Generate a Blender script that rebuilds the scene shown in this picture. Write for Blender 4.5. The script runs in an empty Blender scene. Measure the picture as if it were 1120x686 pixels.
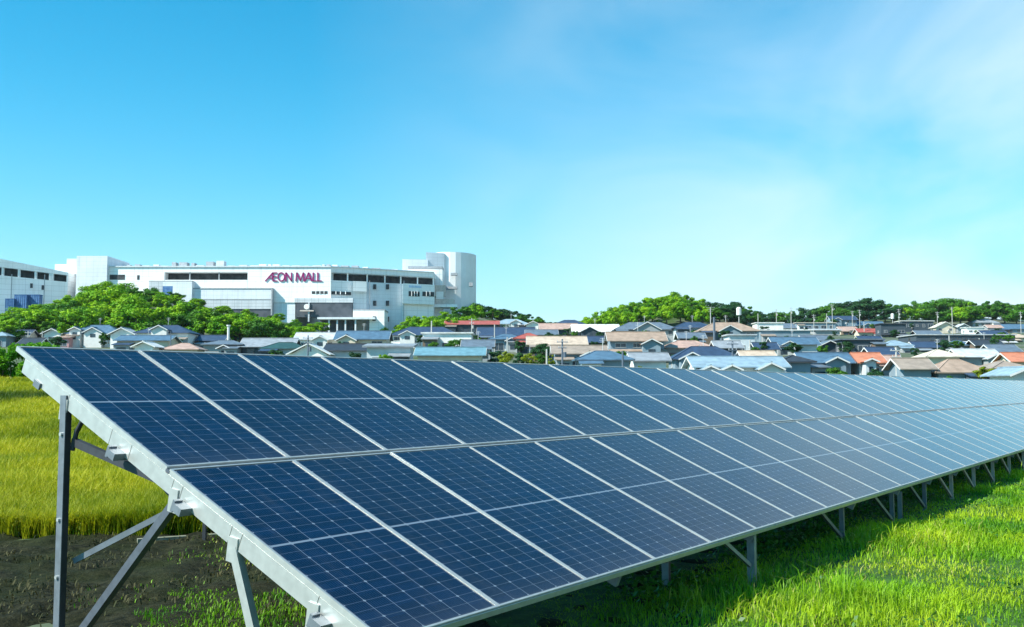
import bpy, math, random
import numpy as np
from mathutils import Vector, Matrix

random.seed(7)
rng = np.random.default_rng(11)
R = math.radians
scene = bpy.context.scene
col = scene.collection

# ------------------------------------------------------------------ camera
F, PITCH, CAMH = 1111.3, R(4.17), 1.95
cam_d = bpy.data.cameras.new("camera")
cam = bpy.data.objects.new("camera", cam_d)
col.objects.link(cam)
cam.location = (0, 0, CAMH)
cam.rotation_euler = (R(90) + PITCH, 0, 0)
cam_d.sensor_width = 36.0
cam_d.lens = 36.0 * F / 1120.0
cam_d.clip_start = 0.1
cam_d.clip_end = 12000
scene.camera = cam

# ------------------------------------------------------------------ sky, sun, exposure
SUN_EL, SUN_AZ = R(42), R(243)          # azimuth clockwise from +Y
world = bpy.data.worlds.new("World")
scene.world = world
world.use_nodes = True
wn, wl = world.node_tree.nodes, world.node_tree.links
wn.clear()
w_out = wn.new("ShaderNodeOutputWorld")
w_bg = wn.new("ShaderNodeBackground")
w_bg.inputs["Strength"].default_value = 0.112
sky = wn.new("ShaderNodeTexSky")
sky.sky_type = 'NISHITA'
sky.sun_disc = False
sky.sun_elevation = SUN_EL
sky.sun_rotation = SUN_AZ
sky.altitude = 0
sky.air_density = 1.0
sky.dust_density = 0.6
sky.ozone_density = 2.0
w_tint = wn.new("ShaderNodeMix"); w_tint.data_type = 'RGBA'; w_tint.blend_type = 'MULTIPLY'
w_tint.inputs[0].default_value = 1.0
w_tint.inputs[7].default_value = (0.0, 0.90, 1.06, 1)
wl.new(sky.outputs[0], w_tint.inputs[6])
# thin high cloud veil, thickest low down and towards +X
w_tc = wn.new("ShaderNodeTexCoord")
w_sep = wn.new("ShaderNodeSeparateXYZ")
wl.new(w_tc.outputs["Generated"], w_sep.inputs[0])
w_map = wn.new("ShaderNodeMapping")
w_map.inputs["Scale"].default_value = (1.9, 1.9, 4.2)
w_map.inputs["Rotation"].default_value = (0.1, -0.25, 0.0)
wl.new(w_tc.outputs["Generated"], w_map.inputs[0])
w_noise = wn.new("ShaderNodeTexNoise")
w_noise.inputs["Scale"].default_value = 1.6
w_noise.inputs["Detail"].default_value = 8.0
w_noise.inputs["Roughness"].default_value = 0.5
w_noise.inputs["Distortion"].default_value = 0.5
wl.new(w_map.outputs[0], w_noise.inputs["Vector"])


def wmath(op, a, b, clamp=False):
    n = wn.new("ShaderNodeMath"); n.operation = op; n.use_clamp = clamp
    for i, v in enumerate((a, b)):
        if isinstance(v, (int, float)):
            n.inputs[i].default_value = v
        else:
            wl.new(v, n.inputs[i])
    return n.outputs[0]


# veil amount = low-altitude haze + cirrus on the right
low = wmath('POWER', wmath('SUBTRACT', 1.0, wmath('ABSOLUTE', w_sep.outputs[2], 0.0), True), 10.0)
side = wmath('MULTIPLY_ADD', w_sep.outputs[0], 1.0, False)
side_n = side.node; side_n.inputs[2].default_value = 0.19
side_c = wmath('MAXIMUM', wmath('MINIMUM', side, 0.75), 0.0)
cir = wmath('MULTIPLY', wmath('SUBTRACT', w_noise.outputs[0], 0.27, True), 2.6)
high = wmath('MULTIPLY', wmath('SUBTRACT', 0.62, w_sep.outputs[2], True), 4.5, True)     # clear overhead
veil = wmath('ADD', wmath('MULTIPLY', low, 1.2), wmath('MULTIPLY', wmath('MULTIPLY', side_c, cir), high))
veil = wmath('MINIMUM', veil, 0.92)
w_mix = wn.new("ShaderNodeMix"); w_mix.data_type = 'RGBA'
wl.new(veil, w_mix.inputs[0])
wl.new(w_tint.outputs[2], w_mix.inputs[6])
w_mix.inputs[7].default_value = (4.9, 5.75, 6.0, 1)
wl.new(w_mix.outputs[2], w_bg.inputs["Color"])
wl.new(w_bg.outputs[0], w_out.inputs["Surface"])

sun_d = bpy.data.lights.new("sun", 'SUN')
sun_d.energy = 5.0
sun_d.angle = R(0.5)
sun_d.color = (1.0, 0.95, 0.86)
sun = bpy.data.objects.new("sun", sun_d)
col.objects.link(sun)
to_sun = Vector((math.sin(SUN_AZ) * math.cos(SUN_EL), math.cos(SUN_AZ) * math.cos(SUN_EL), math.sin(SUN_EL)))
sun.rotation_euler = to_sun.to_track_quat('Z', 'Y').to_euler()
sun.location = (-40, -20, 60)

scene.view_settings.view_transform = 'Standard'
scene.view_settings.look = 'None'
scene.view_settings.exposure = 0.80
scene.view_settings.gamma = 1.0
scene.view_settings.use_curve_mapping = False
scene.render.engine = 'CYCLES'
scene.cycles.max_bounces = 8
scene.cycles.transparent_max_bounces = 8

# ------------------------------------------------------------------ helpers
CP, SP = math.cos(PITCH), math.sin(PITCH)


def at(px, py, Y):
    """world point at forward distance Y seen at photo pixel (px, py)"""
    t = Y / (F * CP + (py - 343) * SP)
    return Vector(((px - 560) * t, Y, CAMH + (-(py - 343) * CP + F * SP) * t))


def new_mat(name):
    m = bpy.data.materials.new(name)
    m.use_nodes = True
    nt = m.node_tree
    bsdf = nt.nodes["Principled BSDF"]
    return m, nt, bsdf


def N(nt, t, **kw):
    n = nt.nodes.new(t)
    for k, v in kw.items():
        setattr(n, k, v)
    return n


def mth(nt, op, a, b=None, c=None, clamp=False):
    n = nt.nodes.new("ShaderNodeMath"); n.operation = op; n.use_clamp = clamp
    for i, v in enumerate((a, b, c)):
        if v is None:
            continue
        if isinstance(v, (int, float)):
            n.inputs[i].default_value = v
        else:
            nt.links.new(v, n.inputs[i])
    return n.outputs[0]


def mix_col(nt, fac, a, b):
    n = nt.nodes.new("ShaderNodeMix"); n.data_type = 'RGBA'
    for s, v in ((0, fac), (6, a), (7, b)):
        if isinstance(v, (int, float)):
            n.inputs[s].default_value = v
        elif isinstance(v, tuple):
            n.inputs[s].default_value = (*v, 1) if len(v) == 3 else v
        else:
            nt.links.new(v, n.inputs[s])
    return n.outputs[2]


def noise_mat(name, c1, c2, scale=3.0, rough=0.8, detail=4, bump=0.0, metallic=0.0, spec=0.4, lo=0.35, hi=0.65):
    m, nt, b = new_mat(name)
    tc = N(nt, "ShaderNodeTexCoord")
    nz = N(nt, "ShaderNodeTexNoise")
    nz.inputs["Scale"].default_value = scale
    nz.inputs["Detail"].default_value = detail
    nt.links.new(tc.outputs["Object"], nz.inputs["Vector"])
    mr = N(nt, "ShaderNodeMapRange")
    mr.inputs[1].default_value = lo; mr.inputs[2].default_value = hi
    nt.links.new(nz.outputs[0], mr.inputs[0])
    nt.links.new(mix_col(nt, mr.outputs[0], c1, c2), b.inputs["Base Color"])
    b.inputs["Roughness"].default_value = rough
    b.inputs["Metallic"].default_value = metallic
    b.inputs["Specular IOR Level"].default_value = spec
    if bump:
        bp = N(nt, "ShaderNodeBump")
        bp.inputs["Strength"].default_value = bump
        bp.inputs["Distance"].default_value = 0.03
        nt.links.new(nz.outputs[0], bp.inputs["Height"])
        nt.links.new(bp.outputs[0], b.inputs["Normal"])
    return m


def sh(c, k):
    return tuple(x * k for x in c)


_plain = {}


def plain(name, c, rough=0.7, var=0.12, scale=1.2, metallic=0.0):
    if name not in _plain:
        _plain[name] = noise_mat(name, sh(c, 1 - var), sh(c, 1 + var), scale, rough, metallic=metallic)
    return _plain[name]


_roof = {}


def roof_mat(name, c):
    """tiled roof: courses along the slope, weathered patches"""
    if name in _roof:
        return _roof[name]
    m, nt, b = new_mat("roof_" + name)
    tc = N(nt, "ShaderNodeTexCoord")
    sep = N(nt, "ShaderNodeSeparateXYZ")
    nt.links.new(tc.outputs["Object"], sep.inputs[0])
    zz = mth(nt, 'FRACT', mth(nt, 'MULTIPLY', sep.outputs[2], 5.0))
    nz = N(nt, "ShaderNodeTexNoise")
    nz.inputs["Scale"].default_value = 0.9
    nz.inputs["Detail"].default_value = 6
    nt.links.new(tc.outputs["Object"], nz.inputs["Vector"])
    mr = N(nt, "ShaderNodeMapRange")
    mr.inputs[1].default_value = 0.3; mr.inputs[2].default_value = 0.7
    nt.links.new(nz.outputs[0], mr.inputs[0])
    cc = mix_col(nt, mr.outputs[0], sh(c, 0.78), sh(c, 1.2))
    nt.links.new(cc, b.inputs["Base Color"])
    b.inputs["Roughness"].default_value = 0.5
    bp = N(nt, "ShaderNodeBump")
    bp.inputs["Strength"].default_value = 0.7
    bp.inputs["Distance"].default_value = 0.05
    nt.links.new(zz, bp.inputs["Height"])
    nt.links.new(bp.outputs[0], b.inputs["Normal"])
    _roof[name] = m
    return m


class MB:
    def __init__(self):
        self.v, self.f, self.m, self.mats = [], [], [], []

    def mi(self, mat):
        if mat not in self.mats:
            self.mats.append(mat)
        return self.mats.index(mat)

    def poly(self, pts, faces, mat):
        o = len(self.v)
        i = self.mi(mat)
        self.v += [tuple(p) for p in pts]
        for f in faces:
            self.f.append([o + k for k in f]); self.m.append(i)

    def box(self, c, s, mat, rz=0.0, M=None):
        x, y, z = s[0] / 2, s[1] / 2, s[2] / 2
        pts = [Vector((a * x, b * y, d * z)) for d in (-1, 1) for b in (-1, 1) for a in (-1, 1)]
        rot = Matrix.Rotation(rz, 3, 'Z') if M is None else M
        pts = [rot @ p + Vector(c) for p in pts]
        self.poly(pts, [(0, 2, 3, 1), (4, 5, 7, 6), (0, 1, 5, 4), (2, 6, 7, 3), (0, 4, 6, 2), (1, 3, 7, 5)], mat)

    def hexa(self, p8, mat):
        """bottom 4 then top 4, same winding"""
        self.poly(p8, [(3, 2, 1, 0), (4, 5, 6, 7), (0, 1, 5, 4), (1, 2, 6, 5), (2, 3, 7, 6), (3, 0, 4, 7)], mat)

    def bar(self, a, b, w, h, mat, up=Vector((0, 0, 1))):
        a, b = Vector(a), Vector(b)
        d = (b - a).normalized()
        s = d.cross(up)
        if s.length < 1e-3:
            s = d.cross(Vector((0, 1, 0)))
        s.normalize()
        t = s.cross(d)
        s, t = s * (w / 2), t * (h / 2)
        self.hexa([a - s - t, a + s - t, a + s + t, a - s + t, b - s - t, b + s - t, b + s + t, b - s + t], mat)

    def tube(self, pts, radii, mat, n=8):
        pts = [Vector(p) for p in pts]
        rings = []
        o = len(self.v); i = self.mi(mat)
        for k, p in enumerate(pts):
            d = (pts[min(k + 1, len(pts) - 1)] - pts[max(k - 1, 0)]).normalized()
            s = d.cross(Vector((0.13, 0.97, 0.2))).normalized()
            t = d.cross(s)
            for j in range(n):
                a = 2 * math.pi * j / n
                self.v.append(tuple(p + (s * math.cos(a) + t * math.sin(a)) * radii[k]))
        for k in range(len(pts) - 1):
            for j in range(n):
                self.f.append([o + k * n + j, o + k * n + (j + 1) % n, o + (k + 1) * n + (j + 1) % n, o + (k + 1) * n + j]); self.m.append(i)
        self.f.append([o + j for j in range(n)][::-1]); self.m.append(i)
        self.f.append([o + (len(pts) - 1) * n + j for j in range(n)]); self.m.append(i)

    def mesh(self, name):
        me = bpy.data.meshes.new(name)
        me.from_pydata(self.v, [], self.f)
        for m in self.mats:
            me.materials.append(m)
        me.polygons.foreach_set("material_index", self.m)
        me.update()
        return me

    def build(self, name, parent=None, off=None):
        if off is not None:
            self.v = [tuple(Vector(p) - off) for p in self.v]
        return link(name, self.mesh(name), parent)


def link(name, me, parent=None):
    o = bpy.data.objects.new(name, me)
    col.objects.link(o)
    if parent is not None:
        o.parent = parent
    return o


def thing(name, label, cat, loc=(0, 0, 0), rz=0.0, group=None):
    o = bpy.data.objects.new(name, None)
    o.empty_display_size = 0.5
    col.objects.link(o)
    o.location = loc
    o.rotation_euler = (0, 0, rz)
    tag(o, label, cat, group)
    return o


def tag(o, label, cat, group=None, kind=None):
    o["label"] = label
    o["category"] = cat
    if group:
        o["group"] = group
    if kind:
        o["kind"] = kind
    return o


def structure(o):
    o["kind"] = "structure"
    return o


# ------------------------------------------------------------------ terrain
_TD = [0, 12, 14.5, 24, 60, 66, 100, 150, 190, 250, 350, 450, 600, 800, 1200, 3000, 9000]
_TZ = [0, 0, 0.02, 0.12, 2.25, 2.3, 0.3, 0.5, 4.0, 10.0, 17.3, 25.0, 35.0, 47.0, 62.0, 90.0, 120.0]
_BUMPS = []      # x, y, rx, ry, h


def bump(px, Y, wpx, ry, h):
    p = at(px, 343, Y)
    _BUMPS.append((p.x, p.y, wpx * Y / F, ry, h))


bump(140, 385, 120, 42, 14.5)
bump(300, 366, 62, 24, 5.4)
bump(225, 370, 60, 26, 3.6)
bump(505, 455, 55, 40, 8.0)
bump(560, 480, 50, 40, 3.0)
bump(725, 470, 62, 45, 10.5)
bump(800, 500, 60, 45, 6.0)
bump(950, 660, 60, 50, 8.0)
bump(1050, 680, 70, 50, 9.0)
bump(1170, 690, 70, 50, 7.0)
bump(40, 520, 200, 70, 0.0)


def terrain(x, y):
    x = np.asarray(x, float); y = np.asarray(y, float)
    z = np.interp(y, _TD, _TZ)
    right = np.clip((x - 1.5 - 0.1 * y) / 8.0, 0, 1)      # field slopes up only on the paddy side
    near = np.clip((70 - y) / 5.0, 0, 1)
    z = z * (1 - right * near * 0.85)
    for bx, by, rx, ry, h in _BUMPS:
        z = z + h * np.exp(-((x - bx) / rx) ** 2 - ((y - by) / ry) ** 2)
    return z


def tz(x, y):
    return float(terrain(x, y))


def grid_mesh(name, X, Y, Z, mat):
    ny, nx = X.shape
    v = np.stack([X, Y, Z], -1).reshape(-1, 3)
    idx = np.arange(nx * ny).reshape(ny, nx)
    f = np.stack([idx[:-1, :-1], idx[:-1, 1:], idx[1:, 1:], idx[1:, :-1]], -1).reshape(-1, 4)
    me = bpy.data.meshes.new(name)
    me.vertices.add(len(v)); me.vertices.foreach_set("co", v.ravel())
    me.loops.add(f.size); me.loops.foreach_set("vertex_index", f.ravel().astype(np.int32))
    me.polygons.add(len(f))
    me.polygons.foreach_set("loop_start", np.arange(0, f.size, 4, dtype=np.int32))
    me.polygons.foreach_set("use_smooth", np.ones(len(f), bool))
    me.materials.append(mat)
    me.update(); me.validate()
    return me


m_ground = noise_mat("town_ground", (0.035, 0.075, 0.012), (0.12, 0.13, 0.10), 0.12, 0.95, 6)
ys = np.concatenate([np.linspace(-40, 0, 9), np.linspace(1, 80, 100), np.geomspace(81, 9000, 190)])
s = np.linspace(-1.6, 1.6, 221)
Yg, Sg = np.meshgrid(ys, s, indexing='ij')
Xg = Sg * (np.abs(Yg) + 45)
ground = structure(link("ground", grid_mesh("ground", Xg, Yg, terrain(Xg, Yg), m_ground)))

# far blue hills
m_hill = noise_mat("far_forest", (0.012, 0.045, 0.03), (0.04, 0.10, 0.05), 0.008, 0.95, 10)
hx = np.linspace(-3200, 5600, 420); hy = np.linspace(5000, 6400, 16)
HX, HY = np.meshgrid(hx, hy)
prof = 385 + 40 * np.sin(hx / 560.0) + 16 * np.sin(hx / 167.0 + 1) + rng.normal(0, 4.5, hx.size)
fallx = np.clip((hx - 400) / 1000, 0, 1) * 0.5 + 0.5
HZ = 60 + (prof * fallx)[None, :] * np.sin(np.clip((HY - 5000) / 1400, 0, 1) * math.pi * 0.5)
structure(link("hills", grid_mesh("hills", HX, HY, HZ, m_hill)))

# ------------------------------------------------------------------ array frame of reference
AZ, TILT = R(35.126), R(23.9)
U = Vector((math.sin(AZ), math.cos(AZ), 0))
V = Vector((-math.cos(AZ), math.sin(AZ), 0))
U0, V0, Z0 = 4.113, 3.727, 0.61
LSL, PITCHW = 4.0817, 1.05
ORIG = U * U0 + V * V0


def uv_world(u, v):
    return ORIG + U * u + V * v


# ------------------------------------------------------------------ soil, paddy, grass
m_soil, nt, b = new_mat("dry_soil")
tc = N(nt, "ShaderNodeTexCoord")
n1 = N(nt, "ShaderNodeTexNoise"); n1.inputs["Scale"].default_value = 9; n1.inputs["Detail"].default_value = 8; n1.inputs["Roughness"].default_value = 0.7
n2 = N(nt, "ShaderNodeTexNoise"); n2.inputs["Scale"].default_value = 1.1; n2.inputs["Detail"].default_value = 3
for n in (n1, n2):
    nt.links.new(tc.outputs["Object"], n.inputs["Vector"])
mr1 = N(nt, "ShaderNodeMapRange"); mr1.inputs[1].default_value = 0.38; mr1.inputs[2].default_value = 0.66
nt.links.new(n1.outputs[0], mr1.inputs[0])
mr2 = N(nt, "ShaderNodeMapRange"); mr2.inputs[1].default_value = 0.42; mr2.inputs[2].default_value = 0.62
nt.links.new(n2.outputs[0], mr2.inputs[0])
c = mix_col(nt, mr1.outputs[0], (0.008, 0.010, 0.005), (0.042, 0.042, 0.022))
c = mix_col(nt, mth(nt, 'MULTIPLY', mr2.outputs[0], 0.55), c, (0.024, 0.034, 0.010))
nt.links.new(c, b.inputs["Base Color"])
b.inputs["Roughness"].default_value = 1.0
b.inputs["Specular IOR Level"].default_value = 0.1
bp = N(nt, "ShaderNodeBump"); bp.inputs["Strength"].default_value = 1.0; bp.inputs["Distance"].default_value = 0.06
nt.links.new(n1.outputs[0], bp.inputs["Height"])
nt.links.new(bp.outputs[0], b.inputs["Normal"])

sx = np.linspace(-15, 4, 260); sy = np.linspace(4.0, 15.0, 200)
SX, SY = np.meshgrid(sx, sy)
def vnoise(X, Y, sc, seed):
    r = np.random.default_rng(seed)
    out = np.zeros_like(X)
    for k in range(14):
        a = r.uniform(0, 2 * math.pi); fq = sc * r.uniform(0.6, 1.7)
        out += np.sin((X * math.cos(a) + Y * math.sin(a)) * fq + r.uniform(0, 6.28))
    return out / 14 ** 0.5
SZ = terrain(SX, SY) + 0.012 + 0.026 * np.clip(vnoise(SX, SY, 9.0, 1), -1, 2) + 0.014 * vnoise(SX, SY, 3.0, 2) + 0.03
edge = np.minimum.reduce([(SX + 15) / 1.0, (4 - SX) / 1.0, (SY - 4) / 0.8, (15.0 - SY) / 0.8])
SZ = np.where(edge < 1, terrain(SX, SY) + 0.004 + (SZ - terrain(SX, SY) - 0.004) * np.clip(edge, 0, 1), SZ)
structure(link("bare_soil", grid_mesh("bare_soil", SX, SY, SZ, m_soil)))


def leaf_mat(name, c1, c2, scale=0.6, trans=0.35, rough=0.55, rnd=0.0, c3=None, patch=None):
    m = bpy.data.materials.new(name); m.use_nodes = True
    nt = m.node_tree
    b = nt.nodes["Principled BSDF"]; out = nt.nodes["Material Output"]
    tc = N(nt, "ShaderNodeTexCoord")
    nz = N(nt, "ShaderNodeTexNoise"); nz.inputs["Scale"].default_value = scale; nz.inputs["Detail"].default_value = 5
    nt.links.new(tc.outputs["Object"], nz.inputs["Vector"])
    mr = N(nt, "ShaderNodeMapRange"); mr.inputs[1].default_value = 0.36; mr.inputs[2].default_value = 0.64
    nt.links.new(nz.outputs[0], mr.inputs[0])
    cc = mix_col(nt, mr.outputs[0], c1, c2)
    if patch is not None:
        n2 = N(nt, "ShaderNodeTexNoise"); n2.inputs["Scale"].default_value = patch[0]; n2.inputs["Detail"].default_value = 4
        nt.links.new(tc.outputs["Object"], n2.inputs["Vector"])
        m2 = N(nt, "ShaderNodeMapRange"); m2.inputs[1].default_value = 0.48; m2.inputs[2].default_value = 0.66
        nt.links.new(n2.outputs[0], m2.inputs[0])
        cc = mix_col(nt, m2.outputs[0], cc, patch[1])
    if c3 is not None:
        oi = N(nt, "ShaderNodeObjectInfo")
        cc = mix_col(nt, mth(nt, 'MULTIPLY', oi.outputs["Random"], rnd), cc, c3)
    nt.links.new(cc, b.inputs["Base Color"])
    b.inputs["Roughness"].default_value = rough
    b.inputs["Specular IOR Level"].default_value = 0.25
    tr = N(nt, "ShaderNodeBsdfTranslucent")
    nt.links.new(cc, tr.inputs["Color"])
    ms = N(nt, "ShaderNodeMixShader"); ms.inputs[0].default_value = trans
    nt.links.new(b.outputs[0], ms.inputs[1]); nt.links.new(tr.outputs[0], ms.inputs[2])
    nt.links.new(ms.outputs[0], out.inputs["Surface"])
    return m


def blades(name, P, H, Wd, lean, mat, seed=0, droop=1.0):
    """curved grass blades, one mesh: 5 points, a quad and a tip each"""
    r = np.random.default_rng(seed)
    n = len(P)
    a = r.uniform(0, 2 * math.pi, n)
    side = np.stack([np.cos(a), np.sin(a), np.zeros(n)], 1)
    b_ = a + r.normal(math.pi / 2, 0.5, n)
    dr = np.stack([np.cos(b_), np.sin(b_), np.zeros(n)], 1)
    up = np.array([0, 0, 1.0])
    ln = lean * r.uniform(0.2, 1.0, n)
    mid = P + up * (H * 0.62)[:, None] + dr * (H * ln * 0.30)[:, None]
    tip = P + up * (H * (1 - 0.28 * ln * droop))[:, None] + dr * (H * ln * 0.95)[:, None]
    w0 = side * (Wd * 0.5)[:, None]; w1 = side * (Wd * 0.42)[:, None]
    v = np.stack([P - w0, P + w0, mid + w1, mid - w1, tip], 1).reshape(-1, 3)
    base = (np.arange(n) * 5)[:, None]
    loops = np.concatenate([base + np.array([[0, 1, 2, 3]]), base + np.array([[3, 2, 4]])], 1).ravel().astype(np.int32)
    ls = (np.arange(n)[:, None] * 7 + np.array([[0, 4]])).ravel().astype(np.int32)
    me = bpy.data.meshes.new(name)
    me.vertices.add(len(v)); me.vertices.foreach_set("co", v.ravel())
    me.loops.add(len(loops)); me.loops.foreach_set("vertex_index", loops)
    me.polygons.add(len(ls)); me.polygons.foreach_set("loop_start", ls)
    me.materials.append(mat)
    me.update(); me.validate()
    return link(name, me)


def in_view(x, y, m=60):
    px = 560 + F * x / np.maximum(y, 0.1)
    return (px > -m) & (px < 1120 + m)


# --- turf under the grass blades
m_turf = noise_mat("turf", (0.012, 0.045, 0.004), (0.045, 0.12, 0.010), 5.0, 0.95, 7, 0.5)
us = np.linspace(-3.0, 60, 160); vs = np.linspace(-14, 3.0, 70)
TU, TV = np.meshgrid(us, vs)
cut = np.where(TU < 5.0, 2.0, 3.0)
TV = -14 + (TV + 14) / 17.0 * (cut + 14)
TX = ORIG.x + U.x * TU + V.x * TV; TY = ORIG.y + U.y * TU + V.y * TV
structure(link("lawn", grid_mesh("lawn", TX, TY, np.maximum(terrain(TX, TY) + 0.06, 0.0), m_turf)))

# --- long grass in front of and below the array
m_grass = leaf_mat("grass_blade", (0.045, 0.20, 0.005), (0.27, 0.52, 0.010), 1.1, 0.42, 0.5, patch=(0.5, (0.48, 0.61, 0.016)))
pts = []
n_try = 1500000
gx = rng.uniform(-4, 24, n_try); gy = rng.uniform(7.2, 42, n_try)
uu = (gx - ORIG.x) * U.x + (gy - ORIG.y) * U.y
vv = (gx - ORIG.x) * V.x + (gy - ORIG.y) * V.y
keep = in_view(gx, gy, 300) & (vv < 2.2 + 0.5 * np.sin(uu * 1.3) + np.clip(uu - 5, 0, 10) * 0.2)
# on the left only the front foot of the array is grassed
keep &= ~((uu < 5.0) & (vv > 2.0 + 0.25 * np.sin(gx * 5)))
patch = (gy < 9.75 + 0.12 * np.sin(gx * 6)) & (gx > -3.05 + 0.15 * np.sin(gy * 7)) & (gx < 0) & (vv < 4.6) & in_view(gx, gy)
keep |= patch
keep |= (gx < -1) & (vv > 2.0) & (np.abs(gy - 13.1 - 0.25 * np.sin(gx * 2.1)) < 0.35) & in_view(gx, gy) & (rng.uniform(0, 1, n_try) < 0.10)
keep |= (uu < 5.0) & (vv > 2.0) & (gx < 0) & (gy < 13) & in_view(gx, gy) & (rng.uniform(0, 1, n_try) < 0.10 * np.clip(vnoise(gx, gy, 2.0, 71) - 0.2, 0, 1))
dens = np.clip(1.0 * (11.5 / gy) ** 1.2, 0, 1)
cl = 0.5 + 0.5 * np.clip(vnoise(gx, gy, 2.4, 5), -1, 1)
keep &= rng.uniform(0, 1, n_try) < dens * (0.45 + 0.55 * cl)
gx, gy, uu, vv, cl = gx[keep], gy[keep], uu[keep], vv[keep], cl[keep]
gz = terrain(gx, gy) + 0.04
tall = np.clip(vnoise(gx, gy, 1.7, 6), -0.6, 1.4)
under = np.where(vv > 2.4, 0.8, np.clip(1 - vv / 1.6, 0.35, 1))
gh = (0.10 + 0.09 * (tall + 0.6)) * rng.uniform(0.55, 1.35, gx.size) * under
gh *= np.where(rng.uniform(0, 1, gx.size) < 0.03, 1.7, 1.0)
tuft = np.clip(vnoise(gx, gy, 5.5, 61) - 0.9, 0, 1)
gh *= 1 + 0.9 * tuft
gh = np.where(vv > 2.4, gh * 0.7, gh) * 0.60
gw = (0.0042 + 0.0004 * gy) * rng.uniform(0.7, 1.3, gx.size)
o = blades("grass", np.stack([gx, gy, gz], 1), gh, gw, 0.95, m_grass, 3)
tag(o, "long bright green grass in front of and below the solar array", "grass", kind="stuff")
k = rng.uniform(0, 1, gx.size) < 0.07 * np.clip(vnoise(gx, gy, 1.2, 81) + 0.6, 0, 1.6)
m_dry = leaf_mat("dry_grass_blade", (0.34, 0.40, 0.05), (0.50, 0.46, 0.14), 1.0, 0.3, 0.6)
o = blades("dry_grass", np.stack([gx[k] + 0.03, gy[k], gz[k]], 1), gh[k] * 1.05, gw[k], 1.3, m_dry, 13)
tag(o, "pale straw-coloured blades mixed into the bright green grass", "dry grass", kind="stuff")

# --- broad-leaved weeds under the array, clover in the grass
m_weed = leaf_mat("weed_leaf", (0.025, 0.11, 0.012), (0.07, 0.22, 0.025), 2.0, 0.3, 0.4)


def leaf_quads(name, C, size, mat, seed, flat=0.6):
    r = np.random.default_rng(seed)
    n = len(C)
    nrm = r.normal(0, 1, (n, 3)); nrm[:, 2] = np.abs(nrm[:, 2]) + flat
    nrm /= np.linalg.norm(nrm, axis=1)[:, None]
    t = np.cross(nrm, r.normal(0, 1, (n, 3))); t /= np.linalg.norm(t, axis=1)[:, None]
    b_ = np.cross(nrm, t)
    sa = size[:, None]
    v = np.stack([C - t * sa * 0.5, C + b_ * sa * 0.33 + nrm * sa * 0.06, C + t * sa * 0.6, C - b_ * sa * 0.33 + nrm * sa * 0.06], 1).reshape(-1, 3)
    me = bpy.data.meshes.new(name)
    me.vertices.add(len(v)); me.vertices.foreach_set("co", v.ravel())
    me.loops.add(4 * n); me.loops.foreach_set("vertex_index", np.arange(4 * n, dtype=np.int32))
    me.polygons.add(n); me.polygons.foreach_set("loop_start", np.arange(0, 4 * n, 4, dtype=np.int32))
    me.materials.append(mat)
    me.update(); me.validate()
    return me


nt_ = 150000
wu = rng.uniform(2, 34, nt_); wv = rng.uniform(-2.6, 5.5, nt_)
cn = vnoise(wu, wv, 2.2, 9)
pu = np.clip(cn - 0.1 + 0.8 * ((wv > 0.4) & (wu > 5)), 0, 1)
k = rng.uniform(0, 1, nt_) < pu * np.where(wv > 0.4, 0.75, 0.22)
k &= ~((wu < 5.5) & (wv > 2.4))
wu, wv = wu[k], wv[k]
wp = np.stack([ORIG.x + U.x * wu + V.x * wv, ORIG.y + U.y * wu + V.y * wv], 1)
wz = terrain(wp[:, 0], wp[:, 1]) + rng.uniform(0.03, 0.22, len(wu)) * np.where(wv > 1.0, 1.7, 0.75)
o = link("weeds", leaf_quads("weeds", np.column_stack([wp, wz]), rng.uniform(0.03, 0.06, len(wu)) + 0.02 * (wv > 0.5), m_weed, 4))
tag(o, "broad-leaved dark green weeds growing under the solar array", "weeds", kind="stuff")

# --- the rice paddy on the left
m_rice = leaf_mat("rice_blade", (0.21, 0.27, 0.006), (0.46, 0.46, 0.016), 0.35, 0.4, 0.55)
def green_strip(m, c):
    """darker green strip across the paddy, edges broken by noise"""
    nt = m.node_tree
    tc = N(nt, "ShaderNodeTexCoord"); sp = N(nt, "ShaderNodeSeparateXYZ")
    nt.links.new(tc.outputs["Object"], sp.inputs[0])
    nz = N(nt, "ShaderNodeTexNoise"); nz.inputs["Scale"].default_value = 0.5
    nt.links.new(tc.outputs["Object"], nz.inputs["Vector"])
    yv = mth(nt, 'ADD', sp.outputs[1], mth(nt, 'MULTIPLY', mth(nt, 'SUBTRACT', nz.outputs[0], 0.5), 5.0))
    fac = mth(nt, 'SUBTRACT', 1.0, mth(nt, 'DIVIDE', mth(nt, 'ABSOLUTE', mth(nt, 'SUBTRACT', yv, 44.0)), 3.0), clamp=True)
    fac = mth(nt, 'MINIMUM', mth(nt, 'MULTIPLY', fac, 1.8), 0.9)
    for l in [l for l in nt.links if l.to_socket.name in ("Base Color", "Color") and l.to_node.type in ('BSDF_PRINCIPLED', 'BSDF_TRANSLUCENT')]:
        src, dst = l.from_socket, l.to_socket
        nt.links.new(mix_col(nt, fac, src, c), dst)


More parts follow.
